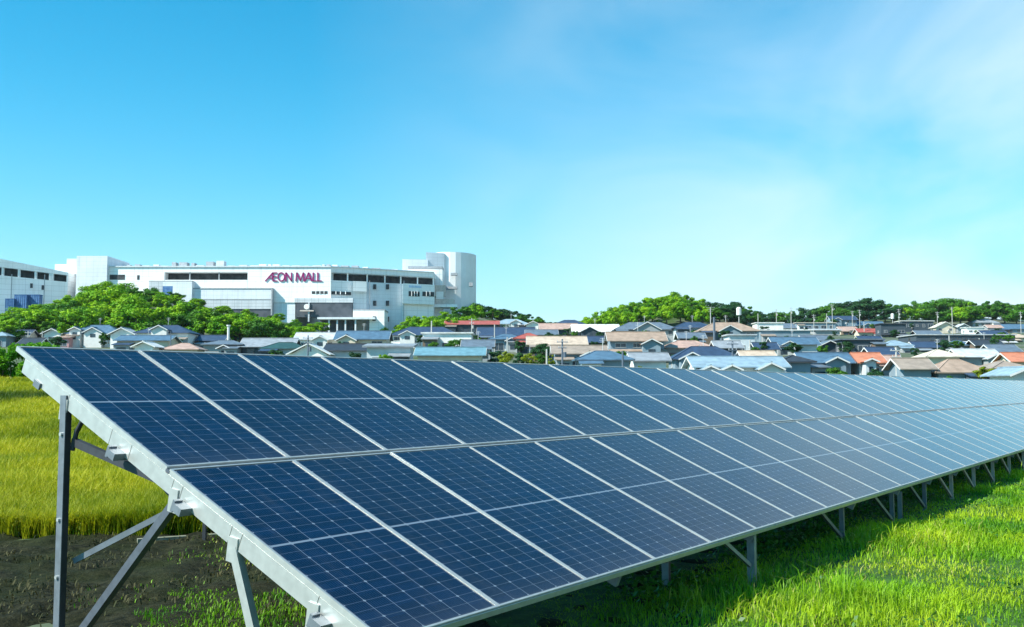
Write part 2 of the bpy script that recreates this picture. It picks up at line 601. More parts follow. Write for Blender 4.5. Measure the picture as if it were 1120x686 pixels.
m_paddy = noise_mat("paddy_ground", (0.10, 0.11, 0.008), (0.20, 0.20, 0.014), 0.6, 0.95, 6)
green_strip(m_rice, (0.030, 0.085, 0.006)); green_strip(m_paddy, (0.02, 0.05, 0.005))  # darker green strip in both the rice and the ground colour
fx = np.linspace(-62, 6, 90); fy = np.linspace(13.3, 61, 80)
FX, FY = np.meshgrid(fx, fy)
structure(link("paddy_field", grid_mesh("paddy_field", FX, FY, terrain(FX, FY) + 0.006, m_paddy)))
nh = 62000
t = rng.uniform(0, 1, nh)
ry_ = 13.3 + 47.0 * t ** 1.55
rpx = rng.uniform(-110, 660, nh)
rx_ = (rpx - 560) * ry_ / F
rx_ = np.round(rx_ / 0.24) * 0.24 + rng.normal(0, 0.035, nh)           # planted in rows
vv_ = (rx_ - ORIG.x) * V.x + (ry_ - ORIG.y) * V.y
ok = (vv_ > 4.6) & (ry_ > 12.95 + 0.49 * (rx_ + 4.7) + 0.25)
rx_, ry_ = rx_[ok], ry_[ok]
nb = 9
RX = np.repeat(rx_, nb) + rng.normal(0, 0.035, rx_.size * nb); RY = np.repeat(ry_, nb) + rng.normal(0, 0.05, rx_.size * nb)
RY = np.maximum(RY, 13.25 + 0.16 * vnoise(RX, RX * 0, 2.3, 33) + rng.uniform(0, 0.12, RX.size))
RH = rng.uniform(0.28, 0.56, RX.size) * (0.9 + 0.12 * vnoise(RX, RY, 1.1, 12))
# a lodged, shorter band across the far part
RW = (0.006 + 0.00042 * RY) * rng.uniform(0.7, 1.3, RX.size)
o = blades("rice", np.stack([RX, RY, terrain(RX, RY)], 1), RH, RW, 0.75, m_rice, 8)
tag(o, "yellow-green rice ripening in the paddy behind the array", "rice", kind="stuff")

# sparse dry stubble on the bare soil
m_stub = leaf_mat("dry_stubble", (0.035, 0.042, 0.012), (0.085, 0.08, 0.035), 1.2, 0.2, 0.8)
ns = 16000
bx = rng.uniform(-12, 0, ns); by = rng.uniform(7.5, 13.6, ns)
cn = vnoise(bx, by, 3.3, 15)
k = in_view(bx, by) & (rng.uniform(0, 1, ns) < np.clip(cn + 0.35, 0.05, 1))
bx, by = bx[k], by[k]
o = blades("stubble", np.stack([bx, by, terrain(bx, by) + 0.03], 1), rng.uniform(0.02, 0.09, bx.size), rng.uniform(0.008, 0.02, bx.size), 1.6, m_stub, 21)
tag(o, "dry brown stubble lying on the bare soil by the array", "stubble", kind="stuff")

# concrete levee strip along the paddy
m_conc = noise_mat("pale_concrete", (0.30, 0.31, 0.28), (0.46, 0.46, 0.42), 6, 0.9, 6, 0.3)
m_soilk = noise_mat('weathered_kerb', (0.14, 0.15, 0.10), (0.26, 0.26, 0.20), 7, 0.95, 6, 0.3)
mb = MB()
a, b2 = at(150, 600, 12.8), at(340, 579, 13.75)
a.z = tz(a.x, a.y); b2.z = tz(b2.x, b2.y)
mb.bar(a + Vector((0, 0, 0.0)), b2 + Vector((0, 0, 0.0)), 0.09, 0.14, m_soilk)
o = mb.build("kerb_strip")
tag(o, "thin pale concrete kerb between bare soil and rice paddy", "kerb")

# ------------------------------------------------------------------ solar array
def metal(name, c, rough, var=0.12, sc=14):
    return noise_mat(name, sh(c, 1 - var), sh(c, 1 + var), sc, rough, 5, 0.0, 0.55, 0.5)


m_alu = metal("aluminium_frame", (0.52, 0.54, 0.52), 0.42, 0.08)
m_galv = metal("galvanised_steel", (0.20, 0.23, 0.26), 0.5)
m_dark = metal("dark_steel", (0.06, 0.065, 0.075), 0.55)  # dark steel; also colours the shaded sides of the posts
m_steel = metal("blue_grey_steel", (0.13, 0.15, 0.18), 0.5)
m_brown = noise_mat("brownish_primer", (0.30, 0.25, 0.21), (0.42, 0.36, 0.31), 8, 0.7)

# cell sheet: procedural grid of half-cut cells
ML, MW = 2.025, 1.046       # module length along the slope, width
m_cell, nt, b = new_mat("solar_cells")
tc = N(nt, "ShaderNodeTexCoord")
sep = N(nt, "ShaderNodeSeparateXYZ")
nt.links.new(tc.outputs["Object"], sep.inputs[0])
mar = 0.026
cw = (MW - 2 * mar) / 6
xx = mth(nt, 'DIVIDE', mth(nt, 'SUBTRACT', sep.outputs[0], mar), cw)
halfgap = 0.009
ch = (ML / 2 - mar - halfgap) / 12
ym = mth(nt, 'SUBTRACT', mth(nt, 'ABSOLUTE', mth(nt, 'SUBTRACT', sep.outputs[1], ML / 2)), halfgap)
yy = mth(nt, 'DIVIDE', ym, ch)


def line_dist(v, size):
    fr = mth(nt, 'FRACT', mth(nt, 'ADD', v, 100.0))
    return mth(nt, 'MULTIPLY', mth(nt, 'MINIMUM', fr, mth(nt, 'SUBTRACT', 1.0, fr)), size)


dx = line_dist(xx, cw)
dy = line_dist(yy, ch)
dy2 = line_dist(mth(nt, 'DIVIDE', yy, 2.0), ch * 2)
l1 = mth(nt, 'LESS_THAN', dx, 0.0018)
l2 = mth(nt, 'LESS_THAN', dy, 0.0011)
dia = mth(nt, 'LESS_THAN', mth(nt, 'ADD', dx, dy2), 0.0125)
mid = mth(nt, 'LESS_THAN', ym, 0.0)
edge_x = mth(nt, 'GREATER_THAN', mth(nt, 'ABSOLUTE', mth(nt, 'SUBTRACT', sep.outputs[0], MW / 2)), MW / 2 - mar)
edge_y = mth(nt, 'GREATER_THAN', mth(nt, 'ABSOLUTE', mth(nt, 'SUBTRACT', sep.outputs[1], ML / 2)), ML / 2 - mar)
lines = mth(nt, 'MAXIMUM', mth(nt, 'MAXIMUM', l1, mth(nt, 'MULTIPLY', l2, 0.55)), mth(nt, 'MAXIMUM', dia, mid))
rim = mth(nt, 'MAXIMUM', edge_x, edge_y)
# busbar wires and cell-to-cell shade differences
wn_ = N(nt, "ShaderNodeTexWhiteNoise"); wn_.noise_dimensions = '3D'
cmb = N(nt, "ShaderNodeCombineXYZ")
nt.links.new(mth(nt, 'FLOOR', xx), cmb.inputs[0])
nt.links.new(mth(nt, 'FLOOR', mth(nt, 'DIVIDE', sep.outputs[1], ch)), cmb.inputs[1])
oi = N(nt, "ShaderNodeObjectInfo")
nt.links.new(oi.outputs["Random"], cmb.inputs[2])
nt.links.new(cmb.outputs[0], wn_.inputs["Vector"])
bus = mth(nt, 'LESS_THAN', line_dist(mth(nt, 'MULTIPLY', xx, 9.0), cw / 9), 0.0006)
cellc = mix_col(nt, wn_.outputs[0], (0.0010, 0.0100, 0.033), (0.0016, 0.0150, 0.050))
cellc = mix_col(nt, mth(nt, 'MULTIPLY', oi.outputs["Random"], 0.6), cellc, (0.004, 0.010, 0.024))
cellc = mix_col(nt, mth(nt, 'MULTIPLY', bus, 0.18), cellc, (0.25, 0.30, 0.36))
cellc = mix_col(nt, mth(nt, 'MULTIPLY', lines, 0.46), cellc, (0.36, 0.44, 0.52))
cellc = mix_col(nt, rim, cellc, (0.02, 0.03, 0.05))
nzd = N(nt, "ShaderNodeTexNoise"); nzd.inputs["Scale"].default_value = 2.5; nzd.inputs["Detail"].default_value = 6
nt.links.new(tc.outputs["Object"], nzd.inputs["Vector"])
# thin dust, gathered along the lower frame and in faint runs
mpd = N(nt, "ShaderNodeMapping"); mpd.inputs["Scale"].default_value = (5.0, 0.7, 1.0)
nt.links.new(tc.outputs["Object"], mpd.inputs[0])
nzr = N(nt, "ShaderNodeTexNoise"); nzr.inputs["Scale"].default_value = 3.0; nzr.inputs["Detail"].default_value = 6; nzr.noise_dimensions = '4D'
nt.links.new(mpd.outputs[0], nzr.inputs["Vector"]); nt.links.new(mth(nt, 'MULTIPLY', oi.outputs["Random"], 40.0), nzr.inputs["W"])
low_e = mth(nt, 'POWER', mth(nt, 'SUBTRACT', 1.0, mth(nt, 'DIVIDE', sep.outputs[1], ML), clamp=True), 14.0)
dust = mth(nt, 'ADD', mth(nt, 'MULTIPLY', mth(nt, 'SUBTRACT', nzr.outputs[0], 0.52, clamp=True), 0.16), mth(nt, 'MULTIPLY', low_e, 0.06))
cellc = mix_col(nt, dust, cellc, (0.34, 0.33, 0.30))
nt.links.new(cellc, b.inputs["Base Color"])
rr = N(nt, "ShaderNodeMapRange"); rr.inputs[3].default_value = 0.07; rr.inputs[4].default_value = 0.15
nt.links.new(nzd.outputs[0], rr.inputs[0])
nt.links.new(rr.outputs[0], b.inputs["Roughness"])
b.inputs["IOR"].default_value = 1.42
b.inputs["Specular IOR Level"].default_value = 0.27

# module: frame mesh (part) + cell sheet (sub-part); local x along the row, y up the slope
FR, TH = 0.015, 0.038
mb = MB()
mb.box((FR / 2, ML / 2, -TH / 2), (FR, ML, TH), m_alu)
mb.box((MW - FR / 2, ML / 2, -TH / 2), (FR, ML, TH), m_alu)
mb.box((MW / 2, FR / 2, -TH / 2), (MW - 2 * FR, FR, TH), m_alu)
mb.box((MW / 2, ML - FR / 2, -TH / 2), (MW - 2 * FR, FR, TH), m_alu)
me_frame = mb.mesh("module_frame")
mb = MB()
mb.box((MW / 2, ML / 2, -0.010), (MW - 2 * FR - 0.001, ML - 2 * FR - 0.001, 0.010), m_cell)
me_cells = mb.mesh("cell_sheet")

array = thing("solar_array", "long tilted row of dark blue solar panels on galvanised steel posts", "solar array",
              (ORIG.x, ORIG.y, 0), math.atan2(U.y, U.x))
array.location.z = tz(ORIG.x, ORIG.y)
NCOL = 48
cT, sT = math.cos(TILT), math.sin(TILT)


def S(t, dz=0.0, up=0.0):
    """slope point in array space: (v, z); dz measured square to the slope"""
    return (t * LSL * cT - up * 0 - dz * sT, Z0 + t * LSL * sT + dz * cT)


for kcol in range(NCOL):
    for r_ in range(2):
        o = link("solar_module", me_frame, array)
        tt = 0.0 if r_ == 0 else (LSL - ML) / LSL
        v_, z_ = S(tt)
        o.location = (kcol * PITCHW + 0.002, v_, z_)
        o.rotation_euler = (TILT + random.gauss(0, R(0.06)), random.gauss(0, R(0.05)), 0)
        c_ = link("cell_sheet", me_cells, o)

LEN = NCOL * PITCHW


def slope_bar(u, t0, t1, dz, w, h, mat, name):
    mb = MB()
    a = S(t0, dz); b_ = S(t1, dz)
    mb.bar((u, a[0], a[1]), (u, b_[0], b_[1]), w, h, mat, up=Vector((0, -sT, cT)))
    return mb.build(name, array)


def rail(t, dz, w, h, mat, name, u0=0.0, u1=LEN):
    mb = MB()
    a = S(t, dz)
    M = Matrix.Rotation(TILT, 3, 'X')
    mb.box(((u0 + u1) / 2, a[0], a[1]), (u1 - u0, w, h), mat, M=M)
    return mb.build(name, array)


# strip that fills the joint between the two courses of modules
rail(0.5, -0.024, 0.040, 0.020, m_steel, "joint_strip", 0.0)
# purlins under the modules
for t_ in (0.10, 0.43, 0.62, 0.90):
    rail(t_, -0.038 - 0.105, 0.085, 0.05, m_galv, "purlin", -0.085 if t_ < 0.8 else 0.05)
# end rafter under the first column, with stamped joints, then one per frame
KF = [0.0, 2.5, 5.0, 8.05] + [10.0 + 1.75 * i for i in range(21)]
mb = MB()
for (t0, t1) in ((-0.004, 0.125), (0.1265, 0.3), (0.3015, 0.325), (0.3265, 0.4535), (0.455, 0.478), (0.4795, 0.60), (0.6015, 0.66), (0.6615, 0.80), (0.8015, 0.962)):
    a = S(t0, -0.038 - 0.056); b_ = S(t1, -0.038 - 0.056)
    mb.bar((0.022, a[0], a[1]), (0.022, b_[0], b_[1]), 0.044, 0.110, m_alu, up=Vector((0, -sT, cT)))
mb.build("rafter", array)
for kf in KF[1:]:
    if kf * PITCHW < LEN - 0.2:
        slope_bar(kf * PITCHW, 0.0, 0.96, -0.038 - 0.056, 0.044, 0.110, m_galv, "rafter")
# end plates of the purlins at the near end
for t_ in (0.10, 0.43, 0.62):
    a = S(t_, -0.038 - 0.105)
    mb = MB()
    mb.box((-0.045, a[0] + 0.052, a[1] + 0.020), (0.06, 0.022, 0.08), m_galv, M=Matrix.Rotation(TILT, 3, 'X'))
    mb.build("bracket", array)
mb = MB()
a = S(0.9, -0.038 - 0.11)
mb.box((-0.008, a[0], a[1] + 0.01), (0.015, 0.085, 0.05), m_galv, M=Matrix.Rotation(TILT, 3, 'X'))
mb.build("end_cap", array)


def cpost(name, u, v, z0, z1, w, mat, dark=m_dark, parent=None):
    """open C-section post: bright web, lips turned towards +u"""
    mb = MB()
    h = z1 - z0
    zc = (z0 + z1) / 2
    mb.box((u, v, zc), (0.006, w, h), mat)
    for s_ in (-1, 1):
        mb.box((u + 0.003 + w * 0.31, v + s_ * (w / 2 - 0.003), zc), (w * 0.62, 0.006, h), dark)  # sides and lips coloured dark by default, shade painted into the post
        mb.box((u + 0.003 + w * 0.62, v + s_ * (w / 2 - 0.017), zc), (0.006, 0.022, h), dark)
    return mb.build(name, array)


RAFT_LOW = -0.038 - 0.112


def brace(u0, v0, z0, u1, v1, z1, w, h, mat, name="brace"):
    mb = MB()
    mb.bar((u0, v0, z0), (u1, v1, z1), w, h, mat)
    return mb.build(name, array)


GZ = -0.02
# near end frame
a = S(0.805, RAFT_LOW)
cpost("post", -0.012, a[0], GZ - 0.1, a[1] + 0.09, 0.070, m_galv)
for zz in (0.62, 1.02, 1.62):
    mb = MB(); mb.tube([(-0.03, a[0], zz), (0.0, a[0], zz)], [0.014, 0.014], m_alu, 8); mb.build("bolt", array)
s1 = S(0.455, RAFT_LOW)
brace(0.03, a[0] - 0.05, 0.08, 0.03, s1[0], s1[1] + 0.05, 0.052, 0.055, m_steel)
brace(0.065, a[0] - 0.02, a[1] - 0.24, 0.065, s1[0] + 0.08, s1[1] + 0.08, 0.04, 0.055, m_dark)
brace(0.10, a[0] - 0.02, 0.72, 0.55, s1[0] + 0.25, s1[1] + 0.06, 0.035, 0.04, m_galv)
mb = MB()
a2 = S(0.735, RAFT_LOW)
mb.tube([(0.05, a[0] - 0.03, a[1] - 0.30), (0.06, a[0] - 0.06, a[1] - 0.17), (0.07, a[0] - 0.14, a[1] - 0.06), (0.08, a2[0], a2[1] + 0.02)], [0.018] * 4, m_dark, 8)
mb.build("knee_brace", array)
for t_ in (0.465, 0.31, 0.125, 0.805):
    q = S(t_, RAFT_LOW)
    mb = MB()
    mb.box((-0.006, q[0] + 0.005, q[1] - 0.01), (0.010, 0.085, 0.15), m_alu, M=Matrix.Rotation(R(8), 3, 'X'))
    mb.build("bracket", array)
f0 = S(0.31, RAFT_LOW); f1 = S(0.205, RAFT_LOW)
brace(0.01, f0[0], f0[1], 0.03, f1[0], GZ - 0.05, 0.05, 0.06, m_alu, "front_strut")
f2 = S(0.11, RAFT_LOW)
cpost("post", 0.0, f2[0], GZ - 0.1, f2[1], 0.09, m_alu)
# the other frames
for i, kf in enumerate(KF[1:]):
    u = kf * PITCHW
    if u > LEN:
        break
    b_ = S(0.805, RAFT_LOW)
    if i > 0:
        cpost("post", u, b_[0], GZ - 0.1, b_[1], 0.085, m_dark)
        brace(u + 0.03, b_[0] - 0.05, 0.1, u + 0.03, s1[0], s1[1], 0.05, 0.06, m_dark)
    else:
        cpost("post", u, b_[0], GZ - 0.1, b_[1], 0.085, m_galv)
    if kf < 4:
        continue
    tt = {5.0: 0.015, 8.05: 0.05}.get(kf, 0.035)
    fr = S(tt, -0.04)
    mat = m_galv if kf == 5.0 else (m_steel if kf < 12 else m_brown)
    cpost("post", u, fr[0], GZ - 0.1, fr[1] - 0.01, 0.075 if kf == 5.0 else 0.055, mat, mat)
    if kf == 5.0:
        brace(u - 0.62, fr[0] + 0.03, fr[1] - 0.02, u - 0.02, fr[0], 0.26, 0.03, 0.035, m_galv)
    else:
        brace(u - 0.95, fr[0] + 0.03, fr[1] - 0.02, u - 0.02, fr[0], 0.14, 0.036, 0.04, mat)
p_ = S(0.17, -0.2)
cpost("post", 4.5 * PITCHW, p_[0], GZ - 0.1, p_[1], 0.07, m_galv)
brace(4.5 * PITCHW - 0.3, p_[0] - 0.35, p_[1] + 0.02, 4.5 * PITCHW - 0.01, p_[0], 0.30, 0.03, 0.03, m_galv)
p_ = S(0.30, -0.2)
cpost("post", 10.6 * PITCHW, p_[0] - 1.0, GZ - 0.1, 0.46, 0.06, m_galv)
# lower edge trim
a = S(0.0, -0.030)
mb = MB()
mb.box((LEN / 2, a[0] - 0.006, a[1] - 0.005), (LEN, 0.006, 0.042), m_alu, M=Matrix.Rotation(TILT, 3, 'X'))
mb.build("edge_trim", array)

# string cables sagging under the near end
mb = MB()
for u_, off in ((0.16, 0.0), (0.30, 0.05)):
    pa, pb = S(0.60, -0.17), S(0.45, -0.17)
    pts = [(u_, pa[0] + (pb[0] - pa[0]) * i / 8, pa[1] + (pb[1] - pa[1]) * i / 8 - (0.11 + off) * math.sin(math.pi * i / 8)) for i in range(9)]
    mb = MB(); mb.tube(pts, [0.007] * 9, m_dark, 6); mb.build("cable", array)

# steel stake at the paddy edge
q = at(223, 598, 12.6); q.z = tz(q.x, q.y)
mb = MB()
mb.box((0, 0, 0.22), (0.045, 0.006, 0.55), m_dark)
mb.box((0.02, 0.012, 0.22), (0.006, 0.03, 0.55), m_dark)
o = mb.build("metal_stake"); o.location = q
tag(o, "short thin dark metal stake at the edge of the rice paddy", "stake")
# ------------------------------------------------------------------ town
m_glass = noise_mat("window_glass", (0.02, 0.035, 0.05), (0.05, 0.075, 0.10), 0.8, 0.12)
m_sash = plain("window_sash", (0.55, 0.56, 0.56), 0.5)
m_trim = plain("white_trim", (0.66, 0.66, 0.64), 0.6, 0.05)
m_bronze = plain("bronze_sash", (0.10, 0.09, 0.08), 0.5)

ROOFC = dict(navy=(0.034, 0.062, 0.115), blue=(0.075, 0.145, 0.22), slate=(0.115, 0.155, 0.20), pale_blue=(0.24, 0.34, 0.41),
             teal=(0.13, 0.27, 0.33), grey=(0.25, 0.28, 0.31), pale_grey=(0.46, 0.49, 0.51), white=(0.76, 0.76, 0.74),
             tan=(0.34, 0.25, 0.19), beige=(0.50, 0.40, 0.31), pink=(0.42, 0.29, 0.24), taupe=(0.30, 0.245, 0.20), red=(0.36, 0.09, 0.07),
             orange=(0.50, 0.19, 0.11), green=(0.025, 0.075, 0.075), cream=(0.58, 0.52, 0.43), dark=(0.032, 0.042, 0.055))
WALLC = dict(white=(0.78, 0.77, 0.74), cream=(0.62, 0.54, 0.42), blue=(0.20, 0.27, 0.32), grey=(0.30, 0.32, 0.33), dark=(0.05, 0.07, 0.09),
             pale=(0.50, 0.55, 0.57), pink=(0.65, 0.35, 0.36), brown=(0.16, 0.12, 0.09))


def wall_m(k):
    return plain("wall_" + k, WALLC[k], 0.85, 0.07, 0.7)


def window(root, c, w, h, face, sash):
    """window on a wall: frame mesh (part) with the pane as sub-part; face = 'x-','x+','y-'"""
    mb = MB()
    t = 0.07
    def bx(du, dz, sw, sh_, dep, off, m, mm):
        if face == 'y-':
            mm.box((c[0] + du, c[1] - off, c[2] + dz), (sw, dep, sh_), m)
        else:
            sg = -1 if face == 'x-' else 1
            mm.box((c[0] + sg * off, c[1] + du, c[2] + dz), (dep, sw, sh_), m)
    bx(0, h / 2, w + t, t, 0.10, 0.055, sash, mb)
    bx(0, -h / 2, w + t * 2, t, 0.16, 0.085, sash, mb)
    bx(-w / 2, 0, t, h - t, 0.10, 0.055, sash, mb)
    bx(w / 2, 0, t, h - t, 0.10, 0.055, sash, mb)
    bx(0, 0, t * 0.7, h - t, 0.07, 0.05, sash, mb)
    f = mb.build("window", root)
    mb = MB()
    bx(0, 0, w - t, h - t, 0.03, 0.02, m_glass, mb)
    mb.build("pane", f)
    return f


def roof_mesh(style, w, d, zh, rise, oh, th, mr_, mt):
    """returns (roof MB, trim MB or None, gable end polygons)"""
    mb = MB(); tr = None
    X, Y = w / 2 + oh, d / 2 + oh
    if style in ('gx', 'gy'):
        A, B = (X, Y) if style == 'gx' else (Y, X)        # A = half ridge length, B = half span
        slope = rise / (B if B else 1)
        def P(a, b, z):
            return (a, b, z) if style == 'gx' else (-b, a, z)
        e = zh - 0.02
        top = zh + rise
        sect = [(-B, e), (0, top), (B, e), (B, e + th), (0, top + th), (-B, e + th)]
        pts = [P(-A, b, z) for b, z in sect] + [P(A, b, z) for b, z in sect]
        mb.poly(pts, [(0, 1, 7, 6), (1, 2, 8, 7), (2, 3, 9, 8), (3, 4, 10, 9), (4, 5, 11, 10), (5, 0, 6, 11),
                      (1, 0, 5, 4), (2, 1, 4, 3), (6, 7, 10, 11), (7, 8, 9, 10)], mr_)
        mb.bar(P(-A, 0, top + th + 0.05), P(A, 0, top + th + 0.05), 0.3, 0.16, mr_)
        tr = []
        for sa in (-1, 1):
            tr.append(MB())
            for sb in (-1, 1):
                tr[-1].bar(P(sa * (A + 0.03), sb * B, e + 0.02), P(sa * (A + 0.03), 0.0, top + 0.02), 0.05, 0.22, mt)
    elif style == 'hip':
        rl = max(X - Y * 0.95, 0.3) if X > Y else 0.3
        rk = max(Y - X * 0.95, 0.3) if Y > X else 0.0
        e = zh - 0.02; top = zh + rise
        if X >= Y:
            r0, r1 = (-rl, 0, top), (rl, 0, top)
        else:
            r0, r1 = (0, -rk, top), (0, rk, top)
        b4 = [(-X, -Y, e), (X, -Y, e), (X, Y, e), (-X, Y, e)]
        t4 = [(x, y, z + th) for x, y, z in b4]
        pts = b4 + t4 + [r0, r1]
        if X >= Y:
            fs = [(4, 5, 9, 8), (5, 6, 9), (6, 7, 8, 9), (7, 4, 8)]
        else:
            fs = [(4, 5, 8), (5, 6, 9, 8), (6, 7, 9), (7, 4, 8, 9)]
        mb.poly(pts, [(3, 2, 1, 0), (0, 1, 5, 4), (1, 2, 6, 5), (2, 3, 7, 6), (3, 0, 4, 7)] + fs, mr_)
        mb.bar(r0, r1, 0.3, 0.18, mr_)
        for cx, cy, r in ((-X, -Y, r0), (X, -Y, r0 if X < Y else r1), (X, Y, r1), (-X, Y, r1 if X < Y else r0)):
            mb.bar((cx, cy, e + th), r, 0.22, 0.12, mr_)
    else:   # flat / shed
        e = zh
        mb.hexa([(-X, -Y, e), (X, -Y, e), (X, Y, e + 0.2 * (style == 'shed') * d * 0.6), (-X, Y, e + 0.2 * (style == 'shed') * d * 0.6),
                 (-X, -Y, e + th * 2), (X, -Y, e + th * 2), (X, Y, e + th * 2 + 0.2 * (style == 'shed') * d * 0.6), (-X, Y, e + th * 2 + 0.2 * (style == 'shed') * d * 0.6)], mr_)
    return mb, tr


def wall_mesh(style, w, d, zh, rise, mw):
    mb = MB()
    x, y = w / 2, d / 2
    lo = -2.5
    slope_h = zh
    if style == 'gx':
        k = y / (y + 0.8)
        g = zh + rise * k - 0.06
        b_ = [(-x, -y), (x, -y), (x, y), (-x, y)]
        pts = [(p[0], p[1], lo) for p in b_] + [(p[0], p[1], zh + 0.02) for p in b_] + [(-x, 0, zh + rise - 0.06), (x, 0, zh + rise - 0.06)]
        mb.poly(pts, [(0, 1, 5, 4), (2, 3, 7, 6), (1, 2, 6, 9, 5), (3, 0, 4, 8, 7), (4, 5, 9, 8), (6, 7, 8, 9)], mw)
    elif style == 'gy':
        b_ = [(-x, -y), (x, -y), (x, y), (-x, y)]
        pts = [(p[0], p[1], lo) for p in b_] + [(p[0], p[1], zh + 0.02) for p in b_] + [(0, -y, zh + rise - 0.06), (0, y, zh + rise - 0.06)]
        mb.poly(pts, [(0, 1, 5, 8, 4), (1, 2, 6, 5), (2, 3, 7, 9, 6), (3, 0, 4, 7), (5, 6, 9, 8), (7, 4, 8, 9)], mw)
    elif style == 'shed':
        b_ = [(-x, -y), (x, -y), (x, y), (-x, y)]
        t_ = [zh - 0.01, zh - 0.01, zh - 0.01 + 0.12 * d, zh - 0.01 + 0.12 * d]
        mb.hexa([(p[0], p[1], lo) for p in b_] + [(p[0], p[1], q) for p, q in zip(b_, t_)], mw)
    else:
        mb.box((0, 0, (zh + lo) / 2), (w, d, zh - lo), mw)
    return mb


def solve(px, py, H, d0=140.0, d1=760.0):
    """distance at which something H tall standing on the terrain tops out at photo row py"""
    prev = None
    dd = d0
    while dd < d1:
        p = at(px, py, dd)
        fcur = p.z - (tz(p.x, dd) + H)
        if fcur >= 0:
            return dd
        dd += 1.5
    return None


HOUSES = []
HPOS = []


